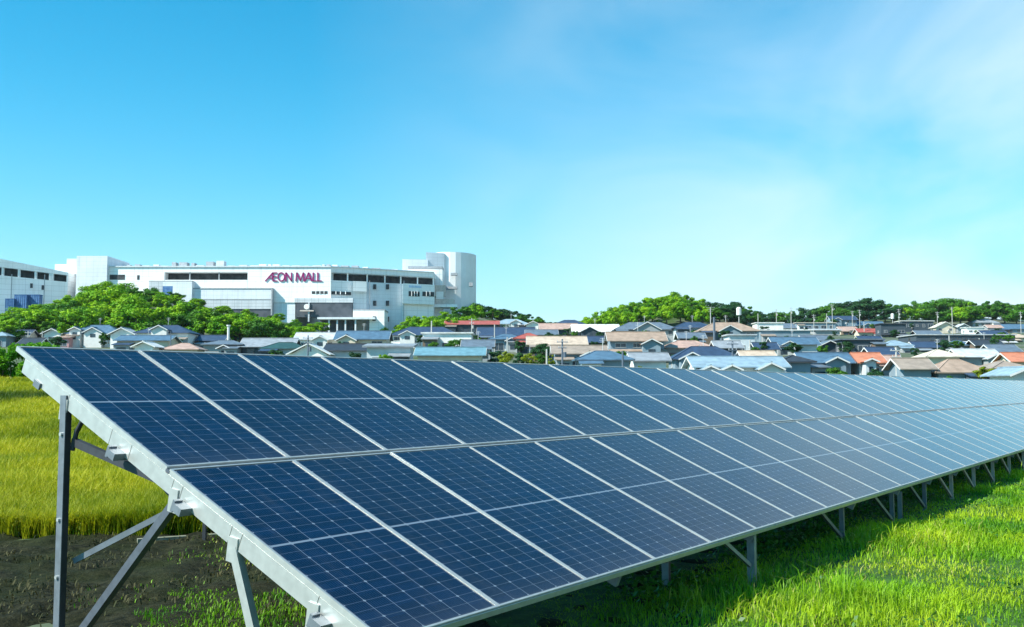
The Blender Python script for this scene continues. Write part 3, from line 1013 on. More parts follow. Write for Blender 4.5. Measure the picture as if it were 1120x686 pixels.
def house(x0, x1, ridge, style, rc, wc, label, H=None, storeys=1, dist=None, dep=None, rot=0.0, rise=None, porch=None, dormers=None, name="house",
          antenna=False, openings=None, group=None):
    px = (x0 + x1) / 2
    H = H or {1: 5.2, 2: 7.4}[storeys]
    D = dist or solve(px, ridge, H) or 700.0
    c = at(px, ridge, D)
    base = c.z - H
    gz = tz(c.x, D)
    w = (x1 - x0) * D / F
    w = max(w - 1.1, 3.0)
    d = dep or min(max(w * 0.65, 6.0), 10.0)
    if rise is None:
        rise = {'gx': d * 0.28, 'gy': w * 0.30, 'hip': min(w, d) * 0.27, 'flat': 0, 'shed': 0}[style]
    rise = min(rise, H * 0.55)
    zh = H - rise - 0.2
    root = thing(name, label, "house" if name == "house" else name.replace("_", " "), (c.x, D + d * 0.5, base), R(rot), group)
    mw = wall_m(wc); mr_ = roof_mat(rc, ROOFC[rc])
    drop = max(0, base - gz)
    wm = wall_mesh(style, w, d, zh, rise, mw)
    if drop > 1.5:
        wm.box((0, 0, -2.5 - drop / 2), (w + 0.6, d + 0.6, drop + 1.0), m_conc)
    wm.build("wall", root)
    rb, trm = roof_mesh(style, w, d, zh, rise, 0.8 if style != 'flat' else 0.5, 0.16, mr_, m_trim)
    ro = rb.build("roof", root)
    for q in trm or []:
        q.build("gable_trim", root)
    if antenna:
        mb = MB()
        t = zh + rise
        mb.tube([(0.6, 0, t), (0.6, 0, t + 2.4)], [0.05, 0.05], m_sash, 6)
        for k_, z_ in enumerate((2.3, 2.0, 1.6)):
            mb.bar((0.1, 0, t + z_), (1.1, 0, t + z_), 0.05, 0.05, m_sash)
        mb.build("antenna", ro)
    rnd = random.Random(hash((x0, x1, ridge)) & 0xffff)
    sash = m_sash if rnd.random() < 0.65 else m_bronze
    n_st = 2 if zh > 4.9 else 1
    if openings == 'garage':
        n = 3
        for i in range(n):
            mb = MB()
            mb.box((-w / 2 + w * (i + 0.5) / n, -d / 2 - 0.03, 1.2 + zh * 0.1), (w / n * 0.72, 0.08, 2.3), wall_m('dark'))
            mb.build("shutter", root)
    else:
        for st in range(n_st):
            zc = (1.45 if st == 0 else 4.2) if n_st == 2 else min(1.5, zh - 0.9)
            n = max(1, int(w / 3.4))
            for i in range(n):
                if rnd.random() < 0.18 and n > 1:
                    continue
                ww = rnd.choice((1.2, 1.7, 2.4, 2.8)); hh = rnd.choice((1.2, 1.7, 2.0)) if st == 0 else rnd.choice((0.9, 1.1))
                window(root, (-w / 2 + w * (i + 0.5) / n + rnd.uniform(-0.3, 0.3), -d / 2, zc), min(ww, w / n - 0.4), min(hh, max(zh - 1.1, 0.6)), 'y-', sash)
            window(root, ((-w / 2) if px > 560 else w / 2, rnd.uniform(-0.2, 0.2) * d, zc), 1.3, min(1.0, zh - 0.8), 'x-' if px > 560 else 'x+', sash)
        if n_st == 2 and rnd.random() < 0.7 and style != 'gy':
            # lower pent roof and balcony
            mb = MB()
            zb = 2.75
            mb.hexa([(-w / 2 - 0.4, -d / 2 - 1.3, zb), (w / 2 + 0.4, -d / 2 - 1.3, zb), (w / 2 + 0.4, -d / 2 + 0.02, zb + 0.45), (-w / 2 - 0.4, -d / 2 + 0.02, zb + 0.45),
                     (-w / 2 - 0.4, -d / 2 - 1.3, zb + 0.12), (w / 2 + 0.4, -d / 2 - 1.3, zb + 0.12), (w / 2 + 0.4, -d / 2 + 0.02, zb + 0.6), (-w / 2 - 0.4, -d / 2 + 0.02, zb + 0.6)], mr_)
            mb.build("pent_roof", root)
    # lower side annex with its own lean-to roof, cooler box, veranda rail
    if name == "house" and w > 6 and rnd.random() < 0.7 and not openings:
        sd = rnd.choice((-1, 1)); aw = min(rnd.uniform(2.4, 4.0), w * 0.42); ah = min(zh - 0.5, rnd.uniform(2.3, 3.0)); ad = rnd.uniform(2.0, 3.2)
        ax = sd * (w / 2 - aw / 2 - 0.2)
        wk = rnd.choice(('white', 'grey', 'dark', 'brown', 'pale'))
        mb = MB()
        mb.box((ax, -d / 2 - ad / 2 - 0.01, ah / 2 - 1.2), (aw, ad, ah + 2.4), wall_m(wk))
        an = mb.build("annex", root)
        rk = rnd.choice((rc, rc, 'slate', 'grey', 'navy', 'taupe'))
        mb = MB()
        x0_, x1_ = ax - aw / 2 - 0.4, ax + aw / 2 + 0.4
        ya, yb = -d / 2 - ad - 0.5, -d / 2 - 0.02
        mb.hexa([(x0_, ya, ah - 0.1), (x1_, ya, ah - 0.1), (x1_, yb, ah + 0.5), (x0_, yb, ah + 0.5),
                 (x0_, ya, ah + 0.05), (x1_, ya, ah + 0.05), (x1_, yb, ah + 0.66), (x0_, yb, ah + 0.66)], roof_mat(rk, ROOFC[rk]))
        mb.build("roof", an)
        mb = MB()
        mb.box((ax, -d / 2 - ad - 0.04, ah * 0.5), (aw * 0.6, 0.05, min(1.3, ah * 0.5)), m_glass)
        mb.build("pane", an)
    if name == "house" and w > 5 and rnd.random() < 0.6:
        mb = MB()
        cx_ = rnd.uniform(-0.3, 0.3) * w
        mb.box((cx_, -d / 2 - 0.25, 0.5), (0.85, 0.32, 0.7), m_trim)
        mb.tube([(cx_ + 0.1, -d / 2 - 0.42, 0.5), (cx_ + 0.1, -d / 2 - 0.40, 0.5)], [0.25, 0.25], m_glass, 10)
        mb.build("cooling_unit", root)
    if name == "house" and w > 6 and not antenna and style in ('gx', 'hip') and rnd.random() < 0.45:
        mb = MB()
        t = zh + rise
        mb.tube([(0, 0, t), (0, 0, t + 2.2)], [0.05, 0.05], m_sash, 6)
        for z_, l_ in ((2.1, 0.9), (1.8, 1.2), (1.5, 0.7)):
            mb.bar((-l_ / 2, 0, t + z_), (l_ / 2, 0, t + z_), 0.05, 0.05, m_sash)
        mb.build("antenna", ro)
    if dormers is None and name == "house" and w > 7.5 and style in ('gx', 'hip') and not openings and rnd.random() < 0.5:
        dormers = [(rnd.uniform(-0.3, 0.3), rnd.uniform(0.28, 0.4), rnd.uniform(0.66, 0.8))]
    for (fx, fw, fz) in (dormers or []):
        # forward gable wing: position and width in shares of the house width, ridge height as a share of the house
        wx = fx * w; ww = fw * w; zt = fz * H
        r2 = ww * 0.30
        sub = wall_mesh('gy', ww, 2.4, zt - r2 - 0.15, r2, m_trim if wc == 'white' else mw)
        sub.v = [(p[0] + wx, p[1] - d / 2 - 1.0, p[2]) for p in sub.v]
        wing = sub.build("gable_wing", root)
        rb, trm = roof_mesh('gy', ww, 2.6, zt - r2 - 0.15, r2, 0.45, 0.14, mr_, m_trim)
        for q, nm in [(rb, "roof")] + [(t_, "gable_trim") for t_ in trm[:1]]:
            q.v = [(p[0] + wx, p[1] - d / 2 - 1.0, p[2]) for p in q.v]
            q.build(nm, wing)
        mb = MB()
        mb.box((wx, -d / 2 - 1.0 - 1.2 - 0.03, max(1.3, (zt - r2) * 0.62)), (min(1.5, ww * 0.4), 0.06, 1.0), m_glass)
        mb.build("pane", wing)
    HPOS.append((c.x, D + 0.0, w, base, px))
    HOUSES.append((label, round(D), round(w, 1), round(base - gz, 1)))
    return root

H_ = house
# far rows first (right of the mall), then nearer ones
H_(908, 938, 345, 'gx', 'navy', 'blue', "navy roofed house far off against the dark trees, left of a row of pale poles", dist=600)
H_(935, 968, 351, 'gx', 'blue', 'blue', "blue gabled house far off, between navy house and slate block", dist=600)
H_(1063, 1092, 348, 'hip', 'grey', 'grey', "grey hipped roof far off under the right-hand trees", dist=620)
H_(1080, 1097, 355, 'gx', 'pink', 'grey', "small pink roofed house beside the white box house", dist=520)
H_(1092, 1128, 354, 'gx', 'blue', 'blue', "blue roofed house far off at the right picture edge", dist=540)
H_(985, 1022, 351, 'flat', 'white', 'dark', "long low dark building with thin white flat roof, far off", dist=560, H=4.2)
H_(1022, 1046, 352, 'gy', 'cream', 'cream', "cream house with gable front, left of the white box house", dist=520)
H_(1046, 1062, 354, 'gy', 'pale_grey', 'grey', "little grey gable house squeezed between cream and white houses", dist=530)
H_(1056, 1077, 358, 'flat', 'white', 'white', "white box house with flat top and two dark windows", dist=500, H=6.2)
H_(870, 915, 353, 'flat', 'cream', 'blue', "long cream flat roof below the blue-green trees", dist=520, H=4.0)
H_(826, 858, 353, 'flat', 'white', 'white', "tall white box house beside a chimney pole, left end of the white roofs", dist=430, H=8.0, storeys=2)
H_(852, 890, 353, 'gx', 'slate', 'grey', "slate roofed house behind the long white flat roof", dist=520)
H_(890, 920, 361, 'shed', 'pale_grey', 'grey', "pale grey lean-to roof beside the red roofed far house", dist=440, H=4.6)
H_(938, 965, 359, 'gx', 'red', 'cream', "far house with small brick-red gabled roof in middle of the town", dist=430)
H_(918, 938, 357, 'gx', 'pink', 'cream', "small pinkish cream house just left of far red roof", dist=455)
H_(962, 992, 354, 'flat', 'dark', 'dark', "dark slate two storey block in the middle of the town", dist=420, H=7.5, storeys=2)
H_(1000, 1112, 366, 'flat', 'pale_grey', 'dark', "very long dark hall with pale flat roof, right side of the town", dist=345, H=5.6, dep=16)
H_(1102, 1126, 364, 'hip', 'beige', 'cream', "beige hipped house at right end of the long dark hall", dist=360)
H_(540, 578, 348, 'hip', 'pale_blue', 'white', "pale blue hipped house below the dark green hill", dist=420, dormers=[(0.15, 0.3, 0.86)])
H_(574, 592, 351, 'gy', 'white', 'white', "white gable fronted house beside the pale blue hipped house", dist=415)
H_(607, 640, 349, 'hip', 'navy', 'dark', "navy hipped roof far off at the foot of the bright hill", dist=430)
H_(486, 546, 350, 'gx', 'red', 'dark', "dark walled house with long brick-red roof below the mall tower", dist=380, rise=1.6)
H_(590, 632, 353, 'gx', 'pink', 'dark', "house with dusty pink tiled roof left of the white roofed house", dist=360)
H_(626, 678, 354, 'gx', 'white', 'dark', "dark walled house with wide bright white roof at foot of bright hill", dist=340)
H_(672, 742, 351, 'hip', 'slate', 'green' if 'green' in WALLC else 'grey', "large slate grey hipped house with wide front gable below the hill", dist=330, dormers=[(0.0, 0.42, 0.92)])
H_(737, 782, 351, 'hip', 'navy', 'pale', "dark blue hipped pavilion roof beside a navy post", dist=325)
H_(765, 830, 351, 'hip', 'tan', 'blue', "broad brown hipped roof in front of the dark trees", dist=300, rise=3.2)
H_(522, 585, 357, 'gx', 'navy', 'blue', "long navy roofed house just below the brick-red roof", dist=310)
H_(830, 888, 361, 'flat', 'white', 'blue', "long bright white flat roof right of the brown hipped house", dist=330, H=4.5)
H_(426, 503, 356, 'hip', 'navy', 'white', "big dark blue hipped house below the trees beside the mall", dist=300, rise=3.4, dormers=[(-0.25, 0.22, 0.7)])
H_(322, 371, 363, 'gx', 'pale_grey', 'white', "barn-like house with pale grey roof under the wooded hill", dist=270)
H_(366, 425, 361, 'gx', 'blue', 'cream', "house with long flat-coloured blue roof and cream end wall before the mall", dist=265)
H_(460, 518, 364, 'flat', 'white', 'white', "white flat roofed house below the big dark blue hipped house", dist=250, H=4.6)
H_(535, 572, 364, 'hip', 'blue', 'blue', "blue walled house between round dark tree and small red roof", dist=270)
H_(562, 594, 363, 'hip', 'red', 'pale', "pale house with small bright red hipped roof behind the beige roof", dist=262)
H_(577, 642, 367, 'gx', 'beige', 'blue', "long beige roofed house with blue walls in the middle of the town", dist=220, rise=1.9)
H_(665, 729, 362, 'gx', 'tan', 'blue', "two storey house with tan main roof and grey pent roof", dist=225, storeys=2, antenna=True)
H_(725, 782, 371, 'hip', 'pink', 'grey', "rosy tan hipped roof right of the two storey tan house", dist=230)
H_(795, 828, 366, 'flat', 'pale_grey', 'pale', "pale grey flat roofed house below the broad brown hipped roof", dist=240, H=5.0)
H_(845, 896, 368, 'gx', 'blue', 'pale', "blue gabled house below the long white flat roof", dist=250)
H_(893, 922, 372, 'gy', 'slate', 'dark', "dark house with slate gable front among blue roofs", dist=260)
H_(918, 968, 371, 'flat', 'slate', 'dark', "low dark building with wide slate flat roof above the orange roofs", dist=255, H=4.0)
H_(966, 998, 371, 'hip', 'pale_blue', 'white', "pale blue hipped roof left of the long dark hall", dist=265)
H_(1000, 1036, 373, 'gx', 'navy', 'blue', "navy roofed house in front of the long dark hall's left half", dist=270)
H_(1012, 1052, 381, 'hip', 'cream', 'cream', "cream hipped roof behind the front taupe roofs", dist=205)
H_(1048, 1094, 381, 'gx', 'pale_grey', 'grey', "pale grey roof right of the cream hipped roof", dist=208)
H_(1084, 1116, 376, 'gx', 'slate', 'grey', "slate roof house in front of the long dark hall's right end", dist=220)
# left of the mall
H_(-14, 9, 362, 'hip', 'pale_blue', 'blue', "pale blue hipped house at the left picture edge above the hedge", dist=300)
H_(9, 33, 360, 'gx', 'navy', 'white', "navy tiled house with white wall above the array's left corner", dist=310)
H_(33, 50, 362, 'hip', 'navy', 'dark', "small dark house with navy hipped roof beside a pole", dist=320)
H_(46, 69, 359, 'gy', 'slate', 'white', "white house with slate gable front left of the pink shed", dist=310)
H_(64, 75, 369, 'shed', 'pink', 'pink', "small pink shed between gable house and big blue house", dist=295, H=3.2)
H_(74, 131, 354, 'hip', 'blue', 'white', "big blue hipped house with two white gable wings under the hill", dist=300, rise=3.6, dormers=[(-0.32, 0.22, 0.80), (0.05, 0.36, 0.78)])
H_(119, 148, 358, 'gy', 'pale_grey', 'white', "white gable fronted house at the right of the big blue house", dist=292)
H_(148, 208, 354, 'hip', 'navy', 'white', "two storey white house with dark blue hipped roof under the hill", dist=285, storeys=2, dormers=[(-0.02, 0.3, 0.93)])
H_(126, 186, 366, 'gx', 'blue', 'cream', "low blue roofed house in front of the dark blue hipped house", dist=255, rise=1.4)
H_(177, 218, 374, 'hip', 'pink', 'cream', "low pinkish hipped roof below the two storey dark blue house", dist=235)
H_(220, 266, 371, 'hip', 'slate', 'grey', "slate grey bungalow with shallow roof by a white chimney", dist=250, rise=1.2)
H_(262, 322, 369, 'gx', 'grey', 'dark', "dark walled house with grey gabled roof left of the white gable", dist=250)
H_(285, 334, 373, 'hip', 'green', 'pale', "house with dark green hipped roof beside the white gable", dist=225)
H_(145, 170, 373, 'gy', 'white', 'white', "small white gable peeping over the array near its left end", dist=230)
H_(315, 361, 375, 'gy', 'white', 'white', "bright white gable with a dark pole in front of it", dist=200)
H_(354, 426, 375, 'gx', 'dark', 'pale', "long dark roofed house right of the bright white gable", dist=205, rise=1.5)
H_(398, 452, 379, 'shed', 'grey', 'pale', "grey corrugated lean-to with white posts below the navy roofs", dist=190, H=4.6)
H_(454, 530, 379, 'gx', 'teal', 'cream', "teal roofed row of garages with dark shutters in front of white house", dist=180, rise=1.5, openings='garage')
# front rows on the right
H_(604, 664, 377, 'gx', 'taupe', 'blue', "taupe roofed house in front of the long beige roof", dist=190, rise=1.6)
H_(630, 692, 382, 'hip', 'blue', 'blue', "blue hipped house in front of the taupe roof, near the array", dist=165)
H_(735, 812, 377, 'hip', 'navy', 'blue', "wide dark blue sweeping roof in the middle of the town", dist=190, rise=2.6)
H_(758, 862, 389, 'gx', 'pale_blue', 'white', "light blue roof with three white gable wings just behind the array", dist=150, rise=1.6, dormers=[(-0.38, 0.16, 0.72), (-0.14, 0.18, 0.74), (0.30, 0.24, 0.80)])
H_(812, 850, 383, 'gx', 'beige', 'cream', "beige roofed house behind the light blue three-gable roof", dist=185)
H_(852, 890, 387, 'hip', 'dark', 'blue', "near black hipped roof right of the light blue three-gable roof", dist=160)
H_(876, 934, 385, 'gx', 'blue', 'blue', "blue roofed house with low front gable left of the orange roofs", dist=165, dormers=[(0.1, 0.4, 0.85)])
H_(912, 940, 386, 'hip', 'orange', 'cream', "small orange hipped roof, leftmost of the orange roofs", dist=175)
H_(936, 968, 385, 'gx', 'orange', 'pale', "orange gabled house with pale front wing near the array", dist=165, dormers=[(-0.2, 0.45, 0.8)])
H_(962, 990, 388, 'gx', 'pink', 'grey', "dusty pink gabled house between orange and taupe roofs", dist=165)
H_(984, 1022, 391, 'gx', 'taupe', 'blue', "taupe roofed house with dark gable end just behind the array", dist=155)
H_(1022, 1082, 391, 'hip', 'tan', 'blue', "long tan hipped roof left of the round garden bush", dist=155, rise=2.2)
H_(1084, 1126, 393, 'hip', 'taupe', 'grey', "taupe hipped roof right of the round garden bush", dist=155)
H_(1104, 1132, 385, 'gx', 'orange', 'cream', "orange roof at right picture edge behind taupe roof", dist=185)
H_(1110, 1134, 401, 'gy', 'pale_blue', 'white', "small pale blue gable at right edge just above the array", dist=120, H=4.6)

# gap fillers between the rows
H_(878, 908, 366, 'gx', 'slate', 'grey', "slate roofed house right of the blue gabled house, under the white roofs", dist=300)
H_(952, 982, 379, 'gx', 'navy', 'dark', "dark navy roofed house behind the orange gabled house", dist=205)
H_(690, 732, 385, 'gx', 'grey', 'white', "grey roofed house just behind the array below the two storey tan house", dist=172, rise=1.4)
H_(1036, 1066, 371, 'hip', 'blue', 'grey', "blue hipped house before the middle of the long dark hall", dist=280)
H_(1066, 1098, 371, 'gx', 'dark', 'brown', "near black gabled house before the right half of the long dark hall", dist=275)
H_(742, 772, 363, 'gx', 'slate', 'dark', "slate roofed dark house below the dark blue pavilion roof", dist=275)
H_(782, 812, 372, 'gx', 'grey', 'dark', "grey gabled dark house right of the dark blue sweeping roof", dist=225)
H_(640, 668, 367, 'gx', 'navy', 'dark', "navy gabled dark house between beige roof and two storey tan house", dist=250)
H_(826, 852, 374, 'gx', 'navy', 'white', "navy gabled white house below the pale grey flat roof", dist=235)
H_(505, 540, 371, 'gx', 'slate', 'dark', "slate roofed dark house behind the right end of the teal garages", dist=230)
H_(215, 246, 366, 'gx', 'navy', 'dark', "navy gabled dark house behind the slate grey bungalow", dist=290)
H_(20, 44, 369, 'gx', 'dark', 'white', "white house with near black roof left of the slate gable house", dist=270)
H_(575, 610, 360, 'gx', 'slate', 'blue', "slate roofed house between small red roof and dusty pink roof", dist=310)
H_(1002, 1030, 361, 'gx', 'slate', 'dark', "slate roofed dark house behind the left end of the long dark hall", dist=420)
H_(1074, 1102, 361, 'gx', 'navy', 'blue', "navy gabled house behind the right end of the long dark hall", dist=430)
H_(940, 966, 367, 'gx', 'navy', 'grey', "navy gabled grey house just below the far red roof", dist=330)

# ------------------------------------------------------------------ mall
m_mall = noise_mat("mall_white", (0.87, 0.87, 0.86), (0.91, 0.91, 0.90), 0.15, 0.75)
def clad(m, seam, w, h):
    """cladding seams and faint rain streaks on a facade material"""
    nt = m.node_tree
    b = nt.nodes["Principled BSDF"]
    tc = N(nt, "ShaderNodeTexCoord"); sp = N(nt, "ShaderNodeSeparateXYZ"); cb = N(nt, "ShaderNodeCombineXYZ")
    nt.links.new(tc.outputs["Object"], sp.inputs[0])
    nt.links.new(mth(nt, 'ADD', sp.outputs[0], mth(nt, 'MULTIPLY', sp.outputs[1], 0.7)), cb.inputs[0]); nt.links.new(sp.outputs[2], cb.inputs[1])
    br = N(nt, "ShaderNodeTexBrick")
    br.offset = 0.0
    br.inputs["Scale"].default_value = 1.0
    br.inputs["Brick Width"].default_value = w
    br.inputs["Row Height"].default_value = h
    br.inputs["Mortar Size"].default_value = 0.07
    br.inputs["Color1"].default_value = (1, 1, 1, 1); br.inputs["Color2"].default_value = (0.96, 0.965, 0.97, 1); br.inputs["Mortar"].default_value = (seam, seam, seam, 1)
    nt.links.new(cb.outputs[0], br.inputs["Vector"])
    mp = N(nt, "ShaderNodeMapping"); mp.inputs["Scale"].default_value = (0.9, 0.9, 0.06)
    nt.links.new(tc.outputs["Object"], mp.inputs[0])
    nz = N(nt, "ShaderNodeTexNoise"); nz.inputs["Scale"].default_value = 1.0; nz.inputs["Detail"].default_value = 5
    nt.links.new(mp.outputs[0], nz.inputs["Vector"])
    mr = N(nt, "ShaderNodeMapRange"); mr.inputs[1].default_value = 0.5; mr.inputs[2].default_value = 0.8; mr.inputs[3].default_value = 1.0; mr.inputs[4].default_value = 0.86
    nt.links.new(nz.outputs[0], mr.inputs[0])
    src = b.inputs["Base Color"].links[0].from_socket
    for f in (br.outputs["Color"], mr.outputs[0]):
        mx = N(nt, "ShaderNodeMix", data_type='RGBA', blend_type='MULTIPLY'); mx.inputs[0].default_value = 1.0
        nt.links.new(src, mx.inputs[6]); nt.links.new(f, mx.inputs[7])
        src = mx.outputs[2]
    nt.links.new(src, b.inputs["Base Color"])


clad(m_mall, 0.72, 6.0, 2.2)
m_mallg = noise_mat("mall_grey_panel", (0.50, 0.54, 0.57), (0.60, 0.63, 0.66), 0.25, 0.7)
m_mallp = noise_mat("mall_pale_panel", (0.66, 0.70, 0.74), (0.74, 0.78, 0.81), 0.2, 0.7)
clad(m_mallg, 0.6, 3.0, 1.4)
clad(m_mallp, 0.82, 3.0, 1.6)
m_malld = noise_mat("mall_dark_screen", (0.05, 0.06, 0.075), (0.09, 0.10, 0.12), 0.3, 0.6)
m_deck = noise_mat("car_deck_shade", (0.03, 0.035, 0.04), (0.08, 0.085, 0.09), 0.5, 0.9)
m_line = plain("joint_grey", (0.35, 0.37, 0.39), 0.7)
m_sign = plain("magenta_sign", (0.30, 0.012, 0.14), 0.4, 0.05)
m_beige = plain("beige_panel", (0.58, 0.50, 0.45), 0.8)
m_blueg = noise_mat("blue_tarp", (0.04, 0.12, 0.30), (0.10, 0.22, 0.42), 0.8, 0.6)

mall_o = at(300, 360, 430)
mall_o.z = tz(mall_o.x, 430)
mall = thing("shopping_mall", "large white shopping mall with magenta lettering behind the wooded hill", "shopping mall", mall_o)
GB = mall_o.z - 3


def slab(px0, pt, px1, pb, Y0, Y1, dy, mb, mat, zt=None, zb=None):
    """wall slab between two photo columns; front edge runs from distance Y0 to Y1, level top and bottom"""
    a = at(px0, pt, Y0); b_ = at(px1, pt, Y1)
    c_ = at(px0, pb, Y0)
    zt = a.z if zt is None else zt
    zb = c_.z if zb is None else zb
    zt0, zt1 = zt if isinstance(zt, tuple) else (zt, zt)
    zb0, zb1 = zb if isinstance(zb, tuple) else (zb, zb)
    b2 = [Vector((a.x, Y0, zb0)), Vector((b_.x, Y1, zb1)), Vector((b_.x, Y1 + dy, zb1)), Vector((a.x, Y0 + dy, zb0))]
    mb.hexa(b2 + [Vector((p.x, p.y, q)) for p, q in zip(b2, (zt0, zt1, zt1, zt0))], mat)


def mpart(name, items, parent=None):
    mb = MB()
    for it in items:
        (px0, pt, px1, pb, Y0, Y1, dy, mat), kw = it[:8], (it[8] if len(it) > 8 else {})
        slab(px0, pt, px1, pb, Y0, Y1, dy, mb, mat, **kw)
    return mb.build(name, parent or mall, off=mall_o)


YM = 430.0
G = dict(zb=GB)
W_ = m_mall
# main front with its parking deck opening
mpart("wall", [
    (116, 291.5, 180, 300, YM, YM, 60, W_, G),
    (180, 291.5, 271, 297.8, YM, YM, 60, W_),
    (180, 306.2, 271, 360, YM, YM, 60, W_, G),
    (271, 291.5, 362, 318, YM, YM, 60, W_),
    (271, 318, 362, 331, YM, YM, 60, W_),
    (271, 331, 323, 360, YM + 0.4, YM + 0.4, 60, m_mallp, G),
])
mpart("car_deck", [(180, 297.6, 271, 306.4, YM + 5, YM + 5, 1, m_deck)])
mpart("deck_post", [(207, 297.8, 208.2, 306.2, YM + 0.5, YM + 0.5, 0.5, m_line)])
mpart("deck_post", [(239, 297.8, 240.2, 306.2, YM + 0.5, YM + 0.5, 0.5, m_line)])
mpart("coping", [(116, 290.9, 362, 292.0, YM - 0.5, YM - 0.5, 61, m_mallp)])
# angled east wing
Y1 = 452.0
def Yr(px): return YM + (px - 362) * (Y1 - YM) / 113.0
zt = at(362, 292, YM).z; zb1 = at(362, 297.6, YM).z; zb2 = at(362, 306.3, YM).z
mpart("wall", [
    (362, 0, 476, 0, YM, Y1, 45, W_, dict(zt=zt, zb=zb1)),
    (362, 0, 404, 0, YM, Yr(404), 45, W_, dict(zt=zb2, zb=GB)),
    (404, 0, 442, 0, Yr(404) + 0.3, Yr(442) + 0.3, 45, m_mallp, dict(zt=zb2, zb=GB)),
    (442, 0, 476, 0, Yr(442), Y1, 45, W_, dict(zt=zb2, zb=GB)),
])
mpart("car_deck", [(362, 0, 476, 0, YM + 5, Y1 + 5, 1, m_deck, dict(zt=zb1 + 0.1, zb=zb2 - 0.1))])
mpart("coping", [(362, 0, 476, 0, YM - 0.5, Y1 - 0.5, 46, m_mallp, dict(zt=zt + 0.35, zb=zt + 0.002))])
for px in (383, 404, 423, 440, 458, 475):
    mpart("deck_post", [(px, 0, px + 1.4, 0, Yr(px) + 0.4, Yr(px + 1.4) + 0.4, 0.5, W_, dict(zt=zb1, zb=zb2))])
# white lintel of the entrance front and strip windows
mpart("strip_window", [(341, 318.5, 358, 321.5, YM - 0.12, YM - 0.12, 0.2, m_deck)])
mpart("strip_window", [(362.5, 318.5, 384, 322, Yr(362.5) - 0.12, Yr(384) - 0.12, 0.2, m_deck)])
for px in (345, 349.5, 354):
    mpart("mullion", [(px, 318.5, px + 0.8, 321.5, YM - 0.25, YM - 0.25, 0.12, W_)])
for px in (367, 372, 377.5):
    mpart("mullion", [(px, 318.5, px + 0.8, 322, Yr(px) - 0.25, Yr(px) - 0.25, 0.12, W_)])
# dark display front, canopy and entrance
mpart("display_front", [(322, 326, 386, 331, YM - 1.2, YM - 1.2, 3, m_mallg), (324, 331, 385, 347, YM - 1.0, YM - 1.0, 3, m_malld)])
mpart("display_post", [(337, 331, 338.6, 352, YM - 1.6, YM - 1.6, 0.5, m_mallg)])
mpart("canopy", [(347, 347, 410, 349.2, YM - 7, YM - 7, 8, m_mallp)])
mpart("entrance", [(350, 349, 386, 362, YM - 0.6, YM - 0.6, 3, m_malld, G)])
for px in (359, 368, 377, 388):
    mpart("canopy_post", [(px, 349.2, px + 1.6, 365, YM - 6, YM - 6, 0.5, m_mallp, dict(zb=GB - 2))])
# white porch block on the right of the canopy
mpart("porch", [(386, 338.5, 421, 340, YM - 4, YM - 4, 12, m_line), (386, 340, 420.4, 349, YM - 4, YM - 4, 12, W_), (404, 349, 420.4, 366, YM - 4, YM - 4, 12, W_, G)])
mpart("window", [(407.5, 346, 411, 351, YM - 4.2, YM - 4.2, 0.2, m_deck)])
# white parapet box and stair-tower windows
mpart("parapet", [(386, 307.5, 401, 318.5, YM + 3, YM + 5, 1.0, W_)])
for px in (410, 424):
    for py in (311, 329, 346.5):
        mpart("window", [(px - 1.9, py, px + 1.6, py + 5.5, Yr(px) - 0.1, Yr(px) - 0.1, 0.3, m_deck)])
for px in (404, 441.5):
    mpart("joint", [(px, 307, px + 0.6, 362, Yr(px) - 0.15, Yr(px) - 0.15, 0.3, m_line, G)])
# east block with strip windows and a faint blue plate
mpart("wall_block", [(441, 310, 475, 332, Yr(441) - 1.5, Yr(475) - 1.5, 3, W_)])
mpart("strip_window", [(447, 318.5, 459, 324, Yr(447) - 1.62, Yr(459) - 1.62, 0.2, m_deck)])
mpart("strip_window", [(462, 319, 475, 324, Yr(462) - 1.62, Yr(475) - 1.62, 0.2, m_deck)])
for px in (450, 453, 456, 466, 470):
    mpart("mullion", [(px, 318.5, px + 0.6, 324, Yr(px) - 1.75, Yr(px) - 1.75, 0.12, W_)])
mpart("blue_plate", [(447, 312, 461, 314.5, Yr(447) - 1.62, Yr(461) - 1.62, 0.2, plain("pale_blue_plate", (0.45, 0.60, 0.78), 0.6))])
# glazed pale screen on the left of the front, framed in grey
mpart("screen", [(211, 314.8, 298, 316.2, YM - 2.5, YM - 2.5, 3, m_line), (211, 316.2, 297, 327, YM - 2.3, YM - 2.3, 3, m_mallp),
                 (211, 327, 297, 328, YM - 2.4, YM - 2.4, 3, m_line), (211, 328, 297, 338, YM - 2.3, YM - 2.3, 3, m_mallg),
                 (296.6, 316.2, 298, 345, YM - 2.5, YM - 2.5, 3, m_line), (211, 338, 296.5, 352, YM - 2.0, YM - 2.0, 2.5, m_malld)])
mpart("annex", [(163, 307, 210, 308.3, YM - 4, YM - 4, 5, m_line), (163, 308.3, 178, 330, YM - 4, YM - 4, 5, m_mallg), (178, 308.3, 210, 313, YM - 4, YM - 4, 5, m_mallp),
                (178, 313, 189, 330, YM - 4, YM - 4, 5, m_blueg), (189, 313, 210, 330, YM - 4, YM - 4, 5, m_mallp)])
mpart("opening", [(120, 300.5, 136.5, 306, YM - 0.1, YM - 0.1, 0.3, m_deck)])
mpart("opening", [(150, 301, 152.5, 306, YM - 0.1, YM - 0.1, 0.3, m_deck)])
